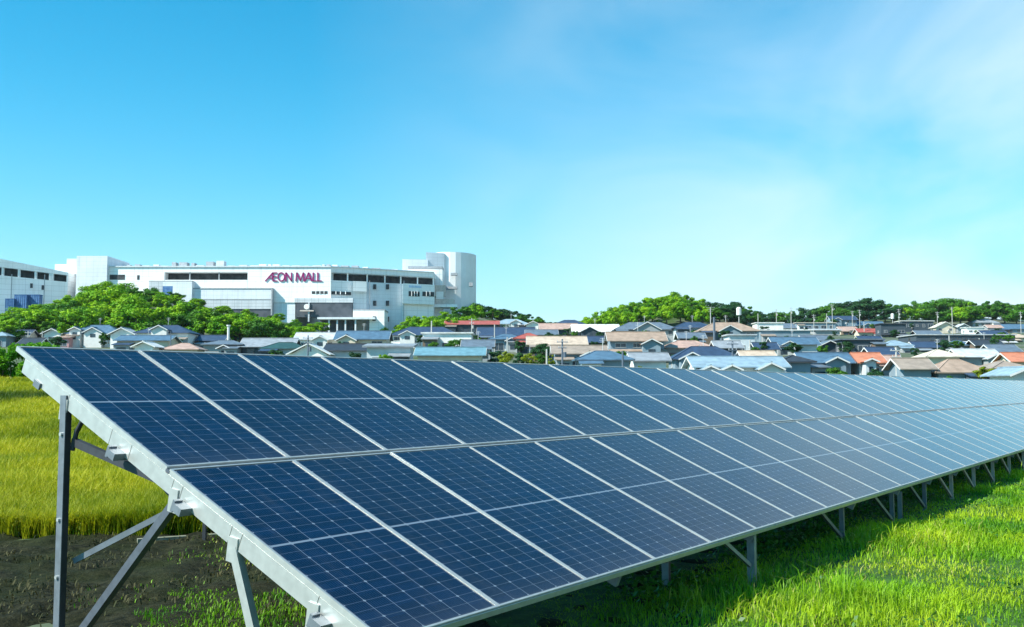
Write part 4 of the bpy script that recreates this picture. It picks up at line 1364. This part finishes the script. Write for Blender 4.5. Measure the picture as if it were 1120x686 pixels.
# west parking wing, running towards the viewer
YL0, YL1 = 416.0, 428.0          # its parapets slope down with the ramp
def Yl(px): return YL0 + (px + 2) * (YL1 - YL0) / 86.0
X0 = -60
def ztop(px): return at(px, 280.5 + (px + 2) * 0.205, Yl(px)).z
def zhi(px): return at(px, 290.5 + (px + 2) * 0.125, Yl(px)).z
def zlo(px): return at(px, 299.8 + (px + 2) * 0.102, Yl(px)).z
def two(f, a_, b__, d_=0.0): return (f(a_) + d_, f(b__) + d_)
mpart("wall", [
    (X0, 0, 84, 0, Yl(X0), YL1, 40, W_, dict(zt=two(ztop, X0, 84), zb=two(zhi, X0, 84))),
    (X0, 0, 84, 0, Yl(X0), YL1, 40, W_, dict(zt=two(zlo, X0, 84), zb=GB - 6)),
    (82.5, 0, 84, 0, Yl(82.5), YL1, 40, W_, dict(zt=two(zhi, 82.5, 84), zb=two(zlo, 82.5, 84)))])
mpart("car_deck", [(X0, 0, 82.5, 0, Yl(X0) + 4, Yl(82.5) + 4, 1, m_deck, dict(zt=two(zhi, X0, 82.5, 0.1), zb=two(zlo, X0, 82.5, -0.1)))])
for px in (-5, 12.5, 30, 48, 63.5, 66):
    mpart("deck_post", [(px, 0, px + 2.0, 0, Yl(px) - 0.05, Yl(px + 2.0) - 0.05, 1, W_, dict(zt=two(zhi, px, px + 2), zb=two(zlo, px, px + 2)))])
for px, py in ((33, 310), (45.5, 312)):
    mpart("window", [(px, py, px + 2.6, py + 5, Yl(px) - 0.12, Yl(px + 2.6) - 0.12, 0.3, m_deck)])
for px in (12.5, 48.5):
    mpart("joint", [(px, 300, px + 0.7, 345, Yl(px) - 0.1, Yl(px + 0.7) - 0.1, 0.2, m_line)])
# plant room tower over the west end, and its sloping neighbour
mpart("roof_tower", [(84, 280, 117.5, 330, YM - 2, YM - 2, 25, m_mallp, G), (73, 283, 84, 300, YM + 4, YM + 4, 18, m_mallp), (60, 289, 73, 300, YM + 6, YM + 6, 14, m_mallp)])
# plant on the roof
rr_ = random.Random(3)
px = 118.0
while px < 440:
    w_ = rr_.uniform(2.5, 9)
    hgt = rr_.uniform(0.8, 2.6)
    if 186 < px < 211: hgt = rr_.uniform(4.0, 4.8)
    if 216 < px < 246: hgt = rr_.uniform(4.2, 6.4)
    Yp = YM + 14 if px < 362 else Yr(px) + 14
    top = 291.6 if px < 362 else 291.6 + (px - 362) * 0.065
    mpart("roof_plant", [(px, top - hgt, px + w_, top + 3, Yp, Yp, 4, rr_.choice((m_mallp, m_mallg, m_mallg, m_line)))])
    px += w_ + rr_.uniform(0.6, 5)
# ramp drum at the east end: faceted tower and the link in front of it
YD = 478.0
top_z = at(470, 275, YD).z
m_drum = noise_mat('drum_white', (0.78, 0.78, 0.77), (0.88, 0.88, 0.87), 0.12, 0.8, 5)
drum = MB()
cx = at(494, 300, YD + 16); rad = 12.4
n = 28
ringpts = []
for k in range(n):
    a_ = 2 * math.pi * k / n
    ringpts.append((cx.x + 12.2 * math.cos(a_) * 0.98, cx.y + 14 * math.sin(a_)))
for k in range(n):
    (ax, ay), (bx_, by_) = ringpts[k], ringpts[(k + 1) % n]
    m_ = m_drum
    off = 0.0
    drum.poly([(ax, ay, GB), (bx_, by_, GB), (bx_, by_, top_z), (ax, ay, top_z)], [(0, 1, 2, 3)], m_)
drum.poly([(x, y, top_z) for x, y in ringpts], [tuple(range(n))], m_mallp)
drum.build("ramp_drum", mall, off=mall_o)
mpart("drum_wing", [(466, 276, 486, 330, YD - 2, YD + 1, 20, m_mallp, G)])
for (px0, px1, py0, py1) in ((493, 500, 298.5, 301), (486, 500, 313.5, 316), (513, 517, 309, 313)):
    mpart("opening", [(px0, py0, px1, py1, YD - 2.2, YD - 2.2, 3.0, m_line)])
mpart("link_block", [(440, 283.5, 468, 300, YD - 6, YD - 4, 14, m_mallp, G), (446, 291, 484, 293.6, Y1 + 8, Y1 + 10, 8, m_line), (446, 294, 484, 330, Y1 + 8, Y1 + 10, 8, W_, G),
                     (475, 312, 487, 324, Y1 + 6.5, Y1 + 6.5, 3, m_beige), (477, 319, 485, 327, Y1 + 6.2, Y1 + 6.2, 1, W_), (476, 327, 496, 333, Y1 + 6, Y1 + 6, 8, m_beige), (474, 333, 500, 336, Y1 + 5, Y1 + 5, 9, W_)])
# lettering: strokes drawn in metres on the facade
K = YM / F
sign = MB()
def stroke(pts, w=0.55):
    for (x0, y0), (x1, y1) in zip(pts[:-1], pts[1:]):
        a = at(x0, y0, YM - 0.25); b_ = at(x1, y1, YM - 0.25)
        a.y = b_.y = YM - 0.25
        sign.bar(a, b_, w, 0.3, m_sign, up=Vector((0, 1, 0)))
T_, B_ = 298.2, 307.6
stroke([(290.0, B_), (298.4, T_)], 0.42); stroke([(298.2, T_), (298.6, B_)], 0.62); stroke([(294.2, 304.2), (298.4, 304.2)], 0.38)
stroke([(298.6, B_ - .3), (303.2, B_ - .3)], .42); stroke([(298.6, T_ + .3), (303.2, T_ + .3)], .42); stroke([(298.6, 302.7), (302.6, 302.7)], .42)
ang = [i * math.pi / 9 for i in range(19)]
stroke([(307.6 + 3.6 * math.cos(a), 302.9 + 4.5 * math.sin(a)) for a in ang], 0.5)
stroke([(312.6, B_), (312.6, T_)], .55); stroke([(312.6, T_), (318.8, B_)], .55); stroke([(318.8, B_), (318.8, T_)], .5)
stroke([(323.6, B_), (324.6, T_)], .5); stroke([(324.6, T_), (328.4, B_ - .5)], .6); stroke([(328.4, B_ - .5), (331.8, T_)], .4); stroke([(331.8, T_), (332.6, B_)], .6)
stroke([(333.6, B_), (337.4, T_)], .45); stroke([(337.4, T_), (341.0, B_)], .65); stroke([(335.2, 304.6), (339.6, 304.6)], .38)
stroke([(342.6, T_), (342.6, B_)], .6); stroke([(342.6, B_ - .3), (346.4, B_ - .3)], .42)
stroke([(347.6, T_), (347.6, B_)], .6); stroke([(347.6, B_ - .3), (352.0, B_ - .3)], .42)
sign.build("lettering", mall, off=mall_o)
# round white sign with a beige bar on the dark front
mb = MB()
a = at(335.3, 335.5, YM - 2.3)
mb.tube([(a.x, YM - 2.3, a.z), (a.x, YM - 1.9, a.z)], [1.15, 1.15], W_, 20)
mb.build("round_sign", mall, off=mall_o)
mpart("sign_bar", [(328, 339.3, 343, 340.6, YM - 2.2, YM - 2.2, 0.3, m_beige)])

# blue covered skips in front of the west wing
for px, w_, top, lab in ((6, 9, 327, "blue covered skip by the white parking wing, leftmost of three"), (16, 13, 322.5, "wide blue skip by the white parking wing, middle of three"), (31, 12, 322.5, "blue skip by the white parking wing half behind the trees")):
    Yp = Yl(px) - 6
    a = at(px, top, Yp); b_ = at(px + w_, top, Yp)
    g = tz(a.x, Yp)
    mb = MB()
    mb.box(((a.x + b_.x) / 2, Yp + 1.5, (a.z + g) / 2 - 0.5), (b_.x - a.x, 3, a.z - g + 1), m_blueg)
    nrib = 6
    for i in range(nrib + 1):
        mb.box((a.x + (b_.x - a.x) * i / nrib, Yp - 0.06, (a.z + g) / 2 - 0.5), (0.14, 0.12, a.z - g + 0.9), m_blueg)
    mb.box(((a.x + b_.x) / 2, Yp + 1.5, a.z + 0.06), (b_.x - a.x + 0.3, 3.3, 0.14), m_blueg)
    o = mb.build("skip", off=Vector((a.x, Yp, g))); o.location = (a.x, Yp, g)
    tag(o, lab, "skip", "blue skips by the parking wing")

# ------------------------------------------------------------------ poles
m_pole = plain("pole_concrete", (0.42, 0.42, 0.40), 0.85)
m_poled = plain("pole_dark", (0.10, 0.13, 0.17), 0.8)


def pole(px, top, D, label, kind='arm', mat=m_pole, r=0.14):
    a = at(px, top, D)
    g = tz(a.x, D)
    h = a.z - g
    root = thing("utility_pole" if kind != 'chimney' else "flue_pipe", label, "pole" if kind != 'chimney' else "chimney", (a.x, D, g))
    mb = MB()
    mb.tube([(0, 0, -0.5), (0, 0, h)], [r * 1.25, r], mat, 8)
    mb.build("shaft", root)
    if kind == 'arm':
        for i, z in enumerate((h - 0.5, h - 1.5)):
            mb = MB()
            mb.box((0, -0.1, z), (1.9 - 0.5 * i, 0.12, 0.13), mat)
            for x in (-0.8, 0, 0.8):
                mb.box((x * (1 - 0.25 * i), -0.1, z + 0.17), (0.09, 0.09, 0.2), m_sash)
            mb.build("crossarm", root)
        mb = MB()
        mb.tube([(0.42, -0.05, h - 3.1), (0.42, -0.05, h - 2.2)], [0.28, 0.28], mat, 10)
        mb.build("transformer", root)
    elif kind == 'aerial':
        for i, z in enumerate((h - 0.15, h - 0.7, h - 1.3)):
            mb = MB()
            mb.box((0, 0, z), (2.6 - 0.7 * i, 0.07, 0.08), mat)
            mb.build("aerial_bar", root)
    elif kind == 'tank':
        mb = MB()
        mb.tube([(0, 0, h - 2.6), (0, 0, h - 0.4), (0, 0, h)], [0.8, 0.8, 0.4], m_trim, 12)
        mb.build("tank", root)
    elif kind == 'chimney':
        mb = MB()
        mb.tube([(0, 0, h), (0, 0, h + 0.35)], [r * 1.7, r * 1.7], mat, 8)
        mb.build("cap", root)
    return root


pole(109, 347, 330, "short grey pole poking up behind the big blue hipped house", 'plain')
pole(31, 362, 296, "pale pole left of the small navy hipped house", 'arm')
pole(46.5, 362, 296, "white pole in front of the slate gable house", 'plain')
pole(187, 362, 250, "slim dark blue pole in front of the two storey navy roofed house", 'plain', m_poled, 0.11)
pole(250, 357, 262, "white chimney flue standing over the slate grey bungalow", 'chimney', m_trim, 0.32)
pole(337, 367, 195, "dark utility pole in front of the bright white gable", 'arm', m_poled)
pole(472, 351, 255, "pale pole before the big dark blue hipped house", 'plain')
pole(516, 348, 300, "thin grey pole before the brick-red roof", 'arm')
pole(541, 355, 270, "white pole beside the blue walled house", 'plain')
pole(555, 369, 210, "short white pole above the olive shrubs", 'plain')
pole(615, 371, 172, "dark green-grey pole before the taupe roof", 'arm', m_poled)
pole(598, 382, 160, "pale short post just above the array's top edge", 'plain')
pole(681, 384, 158, "dark post right of the blue hipped house", 'plain', m_poled)
pole(777, 336, 310, "tall pale aerial mast with cross bars above the dark blue pavilion roof", 'aerial', m_pole, 0.12)
pole(781, 347, 285, "thick navy post beside the brown hipped roof", 'plain', m_poled, 0.3)
pole(808, 336, 330, "aerial mast carrying a white tank behind the brown hipped roof", 'tank')
pole(801, 373, 165, "dark pole standing behind the light blue three-gable roof", 'arm', m_poled)
pole(820, 372, 200, "pale post right of the pale grey flat house", 'plain')
pole(829, 343, 420, "slim pole at the left corner of the white box house", 'plain')
pole(849, 338, 470, "tall pale pole in front of the blue-green trees, left one", 'arm')
pole(865, 336, 480, "tall pale pole in front of the blue-green trees, right one", 'arm')
pole(890, 344, 500, "low pale pole beside the cream flat roof", 'arm')
pole(910, 333, 520, "tallest white pole before the dark far trees", 'arm')
pole(904, 343, 510, "short white pole just left of the tallest one", 'plain')
pole(932, 340, 560, "pale pole above the navy far house", 'arm')
pole(940, 339, 540, "pale pole with arms right of the navy far house", 'arm')
pole(976, 343, 500, "white tank on a pole above the dark slate block", 'tank')
pole(983, 338, 500, "pale utility pole just right of the white tank", 'arm')
pole(1025, 341, 520, "slim pole behind the cream gable house", 'arm')
pole(1041, 336, 500, "pale pole with an aerial before the bright far trees", 'aerial', m_pole, 0.16)
pole(1038, 367, 300, "slim pale pole before the long dark hall, left of its middle", 'plain')
pole(1071, 370, 300, "slim pale pole before the long dark hall, right of its middle", 'plain')
pole(980, 380, 158, "pale utility pole standing among orange and pink roofs", 'arm')
pole(945, 352, 430, "pale pole behind the far red roof", 'plain')
pole(1116, 341, 520, "pale pole at the far right under the trees", 'arm')

# ------------------------------------------------------------------ trees
m_bark = noise_mat("bark", (0.05, 0.04, 0.03), (0.12, 0.10, 0.075), 3, 0.95, 5, 0.4)
LM = {
    'bright': leaf_mat("leaf_bright", (0.065, 0.26, 0.004), (0.36, 0.58, 0.008), 0.30, 0.25, 0.6, 0.45, (0.070, 0.27, 0.006)),
    'mid': leaf_mat("leaf_mid", (0.035, 0.155, 0.010), (0.11, 0.29, 0.016), 0.30, 0.28, 0.55, 0.5, (0.03, 0.10, 0.02)),
    'deep': leaf_mat("leaf_deep", (0.012, 0.070, 0.024), (0.040, 0.135, 0.034), 0.30, 0.22, 0.6, 0.5, (0.02, 0.06, 0.03)),
    'yellow': leaf_mat("leaf_yellow", (0.16, 0.24, 0.010), (0.30, 0.36, 0.015), 0.5, 0.3, 0.55),
}


def crown_points(r, n, rx, rz, zc, nb):
    C = []
    for _ in range(nb):
        d = r.normal(0, 1, 3); d /= np.linalg.norm(d)
        q = r.uniform(0.45, 0.86)
        C.append((d * np.array([rx * q, rx * q, rz * q]) + np.array([0, 0, zc]), r.uniform(0.20, 0.40) * rx))
    pts, outw = [], []
    per = n // nb
    for c, rad in C:
        d = r.normal(0, 1, (per, 3)); d /= np.linalg.norm(d, axis=1)[:, None]
        rr = rad * r.uniform(0.55, 1.08, per) * (0.85 + 0.15 * np.sin(d[:, 0] * 7 + d[:, 2] * 5))
        pts.append(c + d * rr[:, None] * np.array([1, 1, 0.82])); outw.append(d)
    return np.concatenate(pts), np.concatenate(outw), C


def crown_mesh(name, seed, n, rx, rz, zc, nb, ls, mat):
    r = np.random.default_rng(seed)
    P, O, C = crown_points(r, n, rx, rz, zc, nb)
    m_ = len(P)
    nrm = O * 1.5 + r.normal(0, 0.6, (m_, 3)) + np.array([0, 0, 0.35])
    nrm /= np.linalg.norm(nrm, axis=1)[:, None]
    t = np.cross(nrm, r.normal(0, 1, (m_, 3))); t /= np.linalg.norm(t, axis=1)[:, None]
    b_ = np.cross(nrm, t)
    sz = (ls * r.uniform(0.6, 1.35, m_))[:, None]
    dn = nrm * sz * 0.14
    v = np.stack([P - t * sz * 0.6 - dn, P + b_ * sz * 0.42 + dn, P + t * sz * 0.6 - dn, P - b_ * sz * 0.42 + dn], 1).reshape(-1, 3)
    me = bpy.data.meshes.new(name)
    me.vertices.add(len(v)); me.vertices.foreach_set("co", v.ravel())
    me.loops.add(4 * m_); me.loops.foreach_set("vertex_index", np.arange(4 * m_, dtype=np.int32))
    me.polygons.add(m_); me.polygons.foreach_set("loop_start", np.arange(0, 4 * m_, 4, dtype=np.int32))
    me.materials.append(mat)
    me.update(); me.validate()
    return me, C


_protos = {}


def proto(kind, var):
    """tree of unit size: height 10 m, crown radius about 4 m"""
    if (kind, var) not in _protos:
        sd = {'bright': 10, 'mid': 30, 'deep': 50, 'yellow': 70}[kind] + var
        rz = (4.0, 4.3, 3.8)[var % 3]
        me, C = crown_mesh("crown", sd, 5200, (4.1, 3.6, 4.5)[var % 3], rz, 10 - rz - 0.8, (22, 18, 26)[var % 3], 0.37, LM[kind])
        mb = MB()
        r = random.Random(sd)
        mb.tube([(0, 0, -1.5), (0.08, 0, 1.2), (0.05, 0.1, 3.2), (0.2, 0.1, 6.0)], [0.34, 0.27, 0.2, 0.09], m_bark, 7)
        for c, rad in C[:6]:
            p0 = Vector((0.05, 0.1, r.uniform(2.2, 4.2)))
            q = Vector(c)
            mb.tube([p0, p0.lerp(q, 0.55) + Vector((0, 0, -0.3)), q], [0.12, 0.08, 0.03], m_bark, 5)
        _protos[(kind, var)] = (me, mb.mesh("trunk"))
    return _protos[(kind, var)]


TREES = []


def tree(name, label, cat, group, kind, var, x, y, h, wide=1.0, rz=None):
    me_c, me_t = proto(kind, var)
    g = tz(x, y)
    root = thing(name, label, cat, (x, y, g), random.uniform(0, 6.28) if rz is None else rz, group)
    s_ = h / 10.0
    root.scale = (s_ * wide, s_ * wide, s_)
    link("trunk", me_t, root)
    link("crown", me_c, root)
    return root


def wood(outline, Dr, rows, step, kinds, hr, label, group, name="broadleaf_tree", wide=1.28, seed=1):
    """ridge trees reach the outline; rows of trees come down the slope in front of it"""
    r = random.Random(seed)
    ox = [p[0] for p in outline]; oy = [p[1] for p in outline]
    n = 0
    for row, D in enumerate(rows):
        px = ox[0] + r.uniform(0, step)
        while px < ox[-1]:
            lim = float(np.interp(px, ox, oy))
            Dj = D + r.uniform(-6, 6)
            a = at(px, lim + (r.uniform(-0.5, 2.0) if row == 0 else r.uniform(3, 8)), Dj)
            g = tz(a.x, Dj)
            hmax = a.z - g
            h = min(max(hmax, hr[0] * 0.6), hr[1]) if row == 0 else min(r.uniform(*hr), max(hmax, hr[0] * 0.5))
            if hmax > 2.0:
                k = r.choice(kinds)
                tree(name, label, "tree", group, k, r.randrange(3), a.x, Dj, h, wide * r.uniform(0.9, 1.25) * (1.25 if h < 7 else 1.0))
                n += 1
            px += step * r.uniform(0.75, 1.25)
    TREES.append((group, n))


BR = ['bright', 'bright', 'bright', 'mid']
wood([(-30, 342), (0, 339), (25, 332), (50, 329), (75, 317), (100, 307.5), (125, 305.5), (150, 307), (180, 316), (200, 318), (225, 327), (250, 335), (280, 338), (300, 341), (330, 350), (360, 361)],
     385, [392, 380, 367, 354, 342, 331, 321, 312], 23.5, BR, (8, 15), "bright green leafy tree in the wood on the hill in front of the mall", "trees on the hill in front of the mall", wide=1.3, seed=2)
wood([(418, 362), (432, 356), (450, 345), (458, 331), (466, 342), (490, 337), (503, 329), (512, 325), (522, 331)], 420, [425, 408, 395, 384], 15, BR, (6, 11),
     "bright green leafy tree between the mall's right end and the navy roofs", "trees at the mall's right end", seed=3)
wood([(516, 327), (530, 329), (545, 333), (560, 337), (575, 339), (590, 344), (606, 350)], 480, [490, 472, 455], 15, ['mid', 'mid', 'deep', 'bright'], (6, 11),
     "darker green leafy tree on the low hill sloping down right of the mall", "trees on the low hill right of the mall", seed=4)
wood([(618, 350), (640, 344), (652, 341), (665, 333), (672, 330), (685, 328), (700, 322), (720, 318), (745, 318), (762, 321), (772, 325)], 470, [485, 470, 456, 442, 429], 14, ['bright', 'bright', 'bright', 'bright', 'mid'], (7, 12.5),
     "bright green leafy tree in the round wood behind the middle of town", "trees in the bright round wood", wide=1.15, seed=5)
wood([(768, 328), (785, 326), (805, 326), (818, 331), (826, 337)], 480, [470, 458, 446], 13, ['deep', 'deep', 'mid'], (8, 15),
     "dark green tree at the right flank of the bright round wood", "dark trees beside the bright round wood", seed=6)
wood([(824, 336), (845, 337), (860, 339), (866, 334), (885, 332), (902, 334)], 660, [690, 660], 14, ['deep', 'deep', 'mid'], (9, 15),
     "hazy blue-green tree far off between the dark wood and tall white pole", "hazy trees behind the white roofs", seed=7)
wood([(898, 334), (905, 328), (925, 327), (940, 323), (950, 321), (962, 326), (978, 330), (988, 333)], 640, [650, 625], 11.5, ['deep', 'deep', 'mid'], (9, 18),
     "tall dark green tree in the far tree line behind the navy house", "dark trees in the far tree line", seed=8)
wood([(984, 332), (1000, 326), (1020, 324), (1035, 322), (1055, 324), (1066, 329), (1070, 327)], 660, [655, 628], 12, ['bright', 'mid', 'mid'], (9, 18),
     "medium green tree in the far tree line behind the cream gable house", "green trees in the far tree line", seed=9)
wood([(1066, 328), (1080, 324), (1095, 324), (1110, 328), (1140, 326), (1165, 328)], 670, [660, 632], 12, ['mid', 'deep', 'mid'], (9, 18),
     "dark leafy tree at the right end of the far tree line", "trees at the right end of the far tree line", seed=10)


def lone(px, top, D, hpx, kind, var, label, name="garden_tree", cat="tree", wide=1.0, g=None):
    a = at(px, top, D)
    h = hpx * D / F
    root = tree(name, label, cat, g, kind, var, a.x, D, h, wide)
    root.location.z = a.z - h
    return root


lone(527, 365, 235, 26, 'mid', 1, "round dark green tree beside the white flat roofed house", wide=0.9)
lone(553, 382, 175, 22, 'yellow', 2, "olive green round shrub, left one of the garden shrubs", "garden_shrub", "shrub", 1.0)
lone(579, 384, 172, 20, 'yellow', 0, "yellow flowering shrub in the middle of the garden shrubs", "garden_shrub", "shrub", 1.1)
lone(542, 381, 185, 24, 'deep', 0, "dark shrub left of the olive round shrub", "garden_shrub", "shrub", 0.9)
lone(567, 381, 180, 26, 'deep', 1, "dark shrub between olive and yellow shrubs", "garden_shrub", "shrub", 0.9)
lone(591, 384, 176, 22, 'mid', 0, "mid green shrub right of the yellow shrub", "garden_shrub", "shrub", 0.9)
lone(602, 385, 172, 18, 'yellow', 1, "olive shrub at the right end of the garden shrubs", "garden_shrub", "shrub", 0.9)
lone(1077, 399, 140, 20, 'yellow', 2, "round yellow-green garden bush just above the right of the array", "garden_shrub", "shrub", 1.5)
lone(72, 366, 300, 16, 'mid', 2, "small green bush beside the pink shed", "garden_shrub", "shrub", 1.0)
lone(420, 385, 180, 14, 'bright', 0, "small bright bush below the grey corrugated lean-to", "garden_shrub", "shrub", 1.2)
lone(700, 398, 160, 12, 'yellow', 1, "small yellow-green bush below the two storey tan house", "garden_shrub", "shrub", 1.2)
lone(840, 392, 155, 16, 'deep', 2, "dark bush at the right end of the light blue three-gable roof", "garden_shrub", "shrub", 1.2)
lone(648, 388, 175, 14, 'deep', 1, "dark bush in front of the taupe roofed house", "garden_shrub", "shrub", 1.2)
for i, (px, top, D, hp, kd) in enumerate(((300, 366, 262, 16, 'mid'), (505, 368, 240, 14, 'mid'), (600, 362, 300, 14, 'deep'), (650, 372, 235, 12, 'deep'), (745, 362, 300, 14, 'deep'), (760, 366, 270, 14, 'mid'),
                                          (835, 372, 235, 14, 'deep'), (905, 366, 330, 12, 'deep'), (935, 368, 330, 12, 'mid'), (960, 366, 340, 10, 'deep'), (1000, 378, 240, 14, 'deep'),
                                          (1062, 374, 285, 12, 'deep'), (1095, 362, 420, 10, 'mid'), (930, 358, 480, 8, 'deep'), (870, 374, 290, 12, 'deep'))):
    lone(px, top, D, hp, kd, i % 3, "small dark garden tree half hidden among the town's roofs", "garden_tree", "garden tree", 1.1, "small garden trees among the roofs")

for hx_, hy_, hw_, hz_, hp in HPOS:
    rq = random.Random(int(hx_ * 13 + hy_ * 7))
    for q in range(2 if hw_ > 8 else 1):
        if rq.random() < 0.62:
            hh = rq.uniform(2.2, 4.4)
            x = hx_ + rq.uniform(-0.6, 0.6) * hw_; y = hy_ - rq.uniform(4.4, 6.5)
            t = tree("garden_tree", "small dark garden tree half hidden among the town's roofs", "garden tree", "small garden trees among the roofs", rq.choice(('deep', 'deep', 'mid')), rq.randrange(3), x, y, hh, rq.uniform(1.0, 1.6))
            t.location.z = max(tz(x, y), hz_ - 0.6)

# hedge behind the paddy with a grey wall at its foot
r = np.random.default_rng(44)
root = thing("hedge", "loose leafy green hedge behind the rice paddy left of the array", "hedge", (at(20, 400, 62).x, 62, tz(at(20, 400, 62).x, 62)))
Pn, On = [], []
for k in range(46):
    px = r.uniform(-45, 75); c = at(px, r.uniform(381, 411), 62 + r.uniform(-0.5, 1.4)) - root.location
    d = r.normal(0, 1, (330, 3)); d /= np.linalg.norm(d, axis=1)[:, None]
    Pn.append(np.array(c) + d * (r.uniform(0.25, 0.55) * r.uniform(0.6, 1.1, 330))[:, None])
Pn = np.concatenate(Pn)
Pn = Pn[Pn[:, 2] > -0.1]
hedge_m = leaf_mat("hedge_leaf", (0.06, 0.24, 0.010), (0.20, 0.44, 0.014), 0.8, 0.35)
link("foliage", leaf_quads("hedge_foliage", Pn, r.uniform(0.12, 0.26, len(Pn)), hedge_m, 45, 0.2), root)
mb = MB()
for k in range(14):
    px = -42 + k * 8.5
    c = at(px, 412, 62.4) - root.location
    mb.tube([(c.x, 0.4, -0.3), (c.x + 0.1, 0.5, 0.7), (c.x - 0.05, 0.4, 1.5)], [0.035, 0.028, 0.01], m_bark, 5)
mb.build("stems", root)
mb = MB()
a = at(14, 413, 60.6); b_ = at(90, 413, 60.6)
g = tz((a.x + b_.x) / 2, 60.6)
mb.box(((a.x + b_.x) / 2, 60.6, g + 0.02), (b_.x - a.x, 0.2, 0.34), m_conc)
mb.box(((a.x + b_.x) / 2, 60.6, g + 0.22), (b_.x - a.x + 0.06, 0.26, 0.06), m_conc)
o = mb.build("low_wall")
tag(o, "low grey concrete wall at the foot of the hedge behind the paddy", "wall")

# ------------------------------------------------------------------ haze
hz = bpy.data.materials.new("haze_air"); hz.use_nodes = True
nt = hz.node_tree; nt.nodes.clear()
ho = nt.nodes.new("ShaderNodeOutputMaterial"); hv = nt.nodes.new("ShaderNodeVolumePrincipled")
hv.inputs["Color"].default_value = (0.75, 0.88, 0.98, 1)
hv.inputs["Density"].default_value = 0.00003
hv.inputs["Anisotropy"].default_value = 0.0
nt.links.new(hv.outputs[0], ho.inputs["Volume"])
mb = MB()
mb.box((0, 4480, 324), (30000, 9100, 650), hz)
o = mb.build("haze")
tag(o, "thin pale air between the camera and the far blue hills", "haze", kind="stuff")
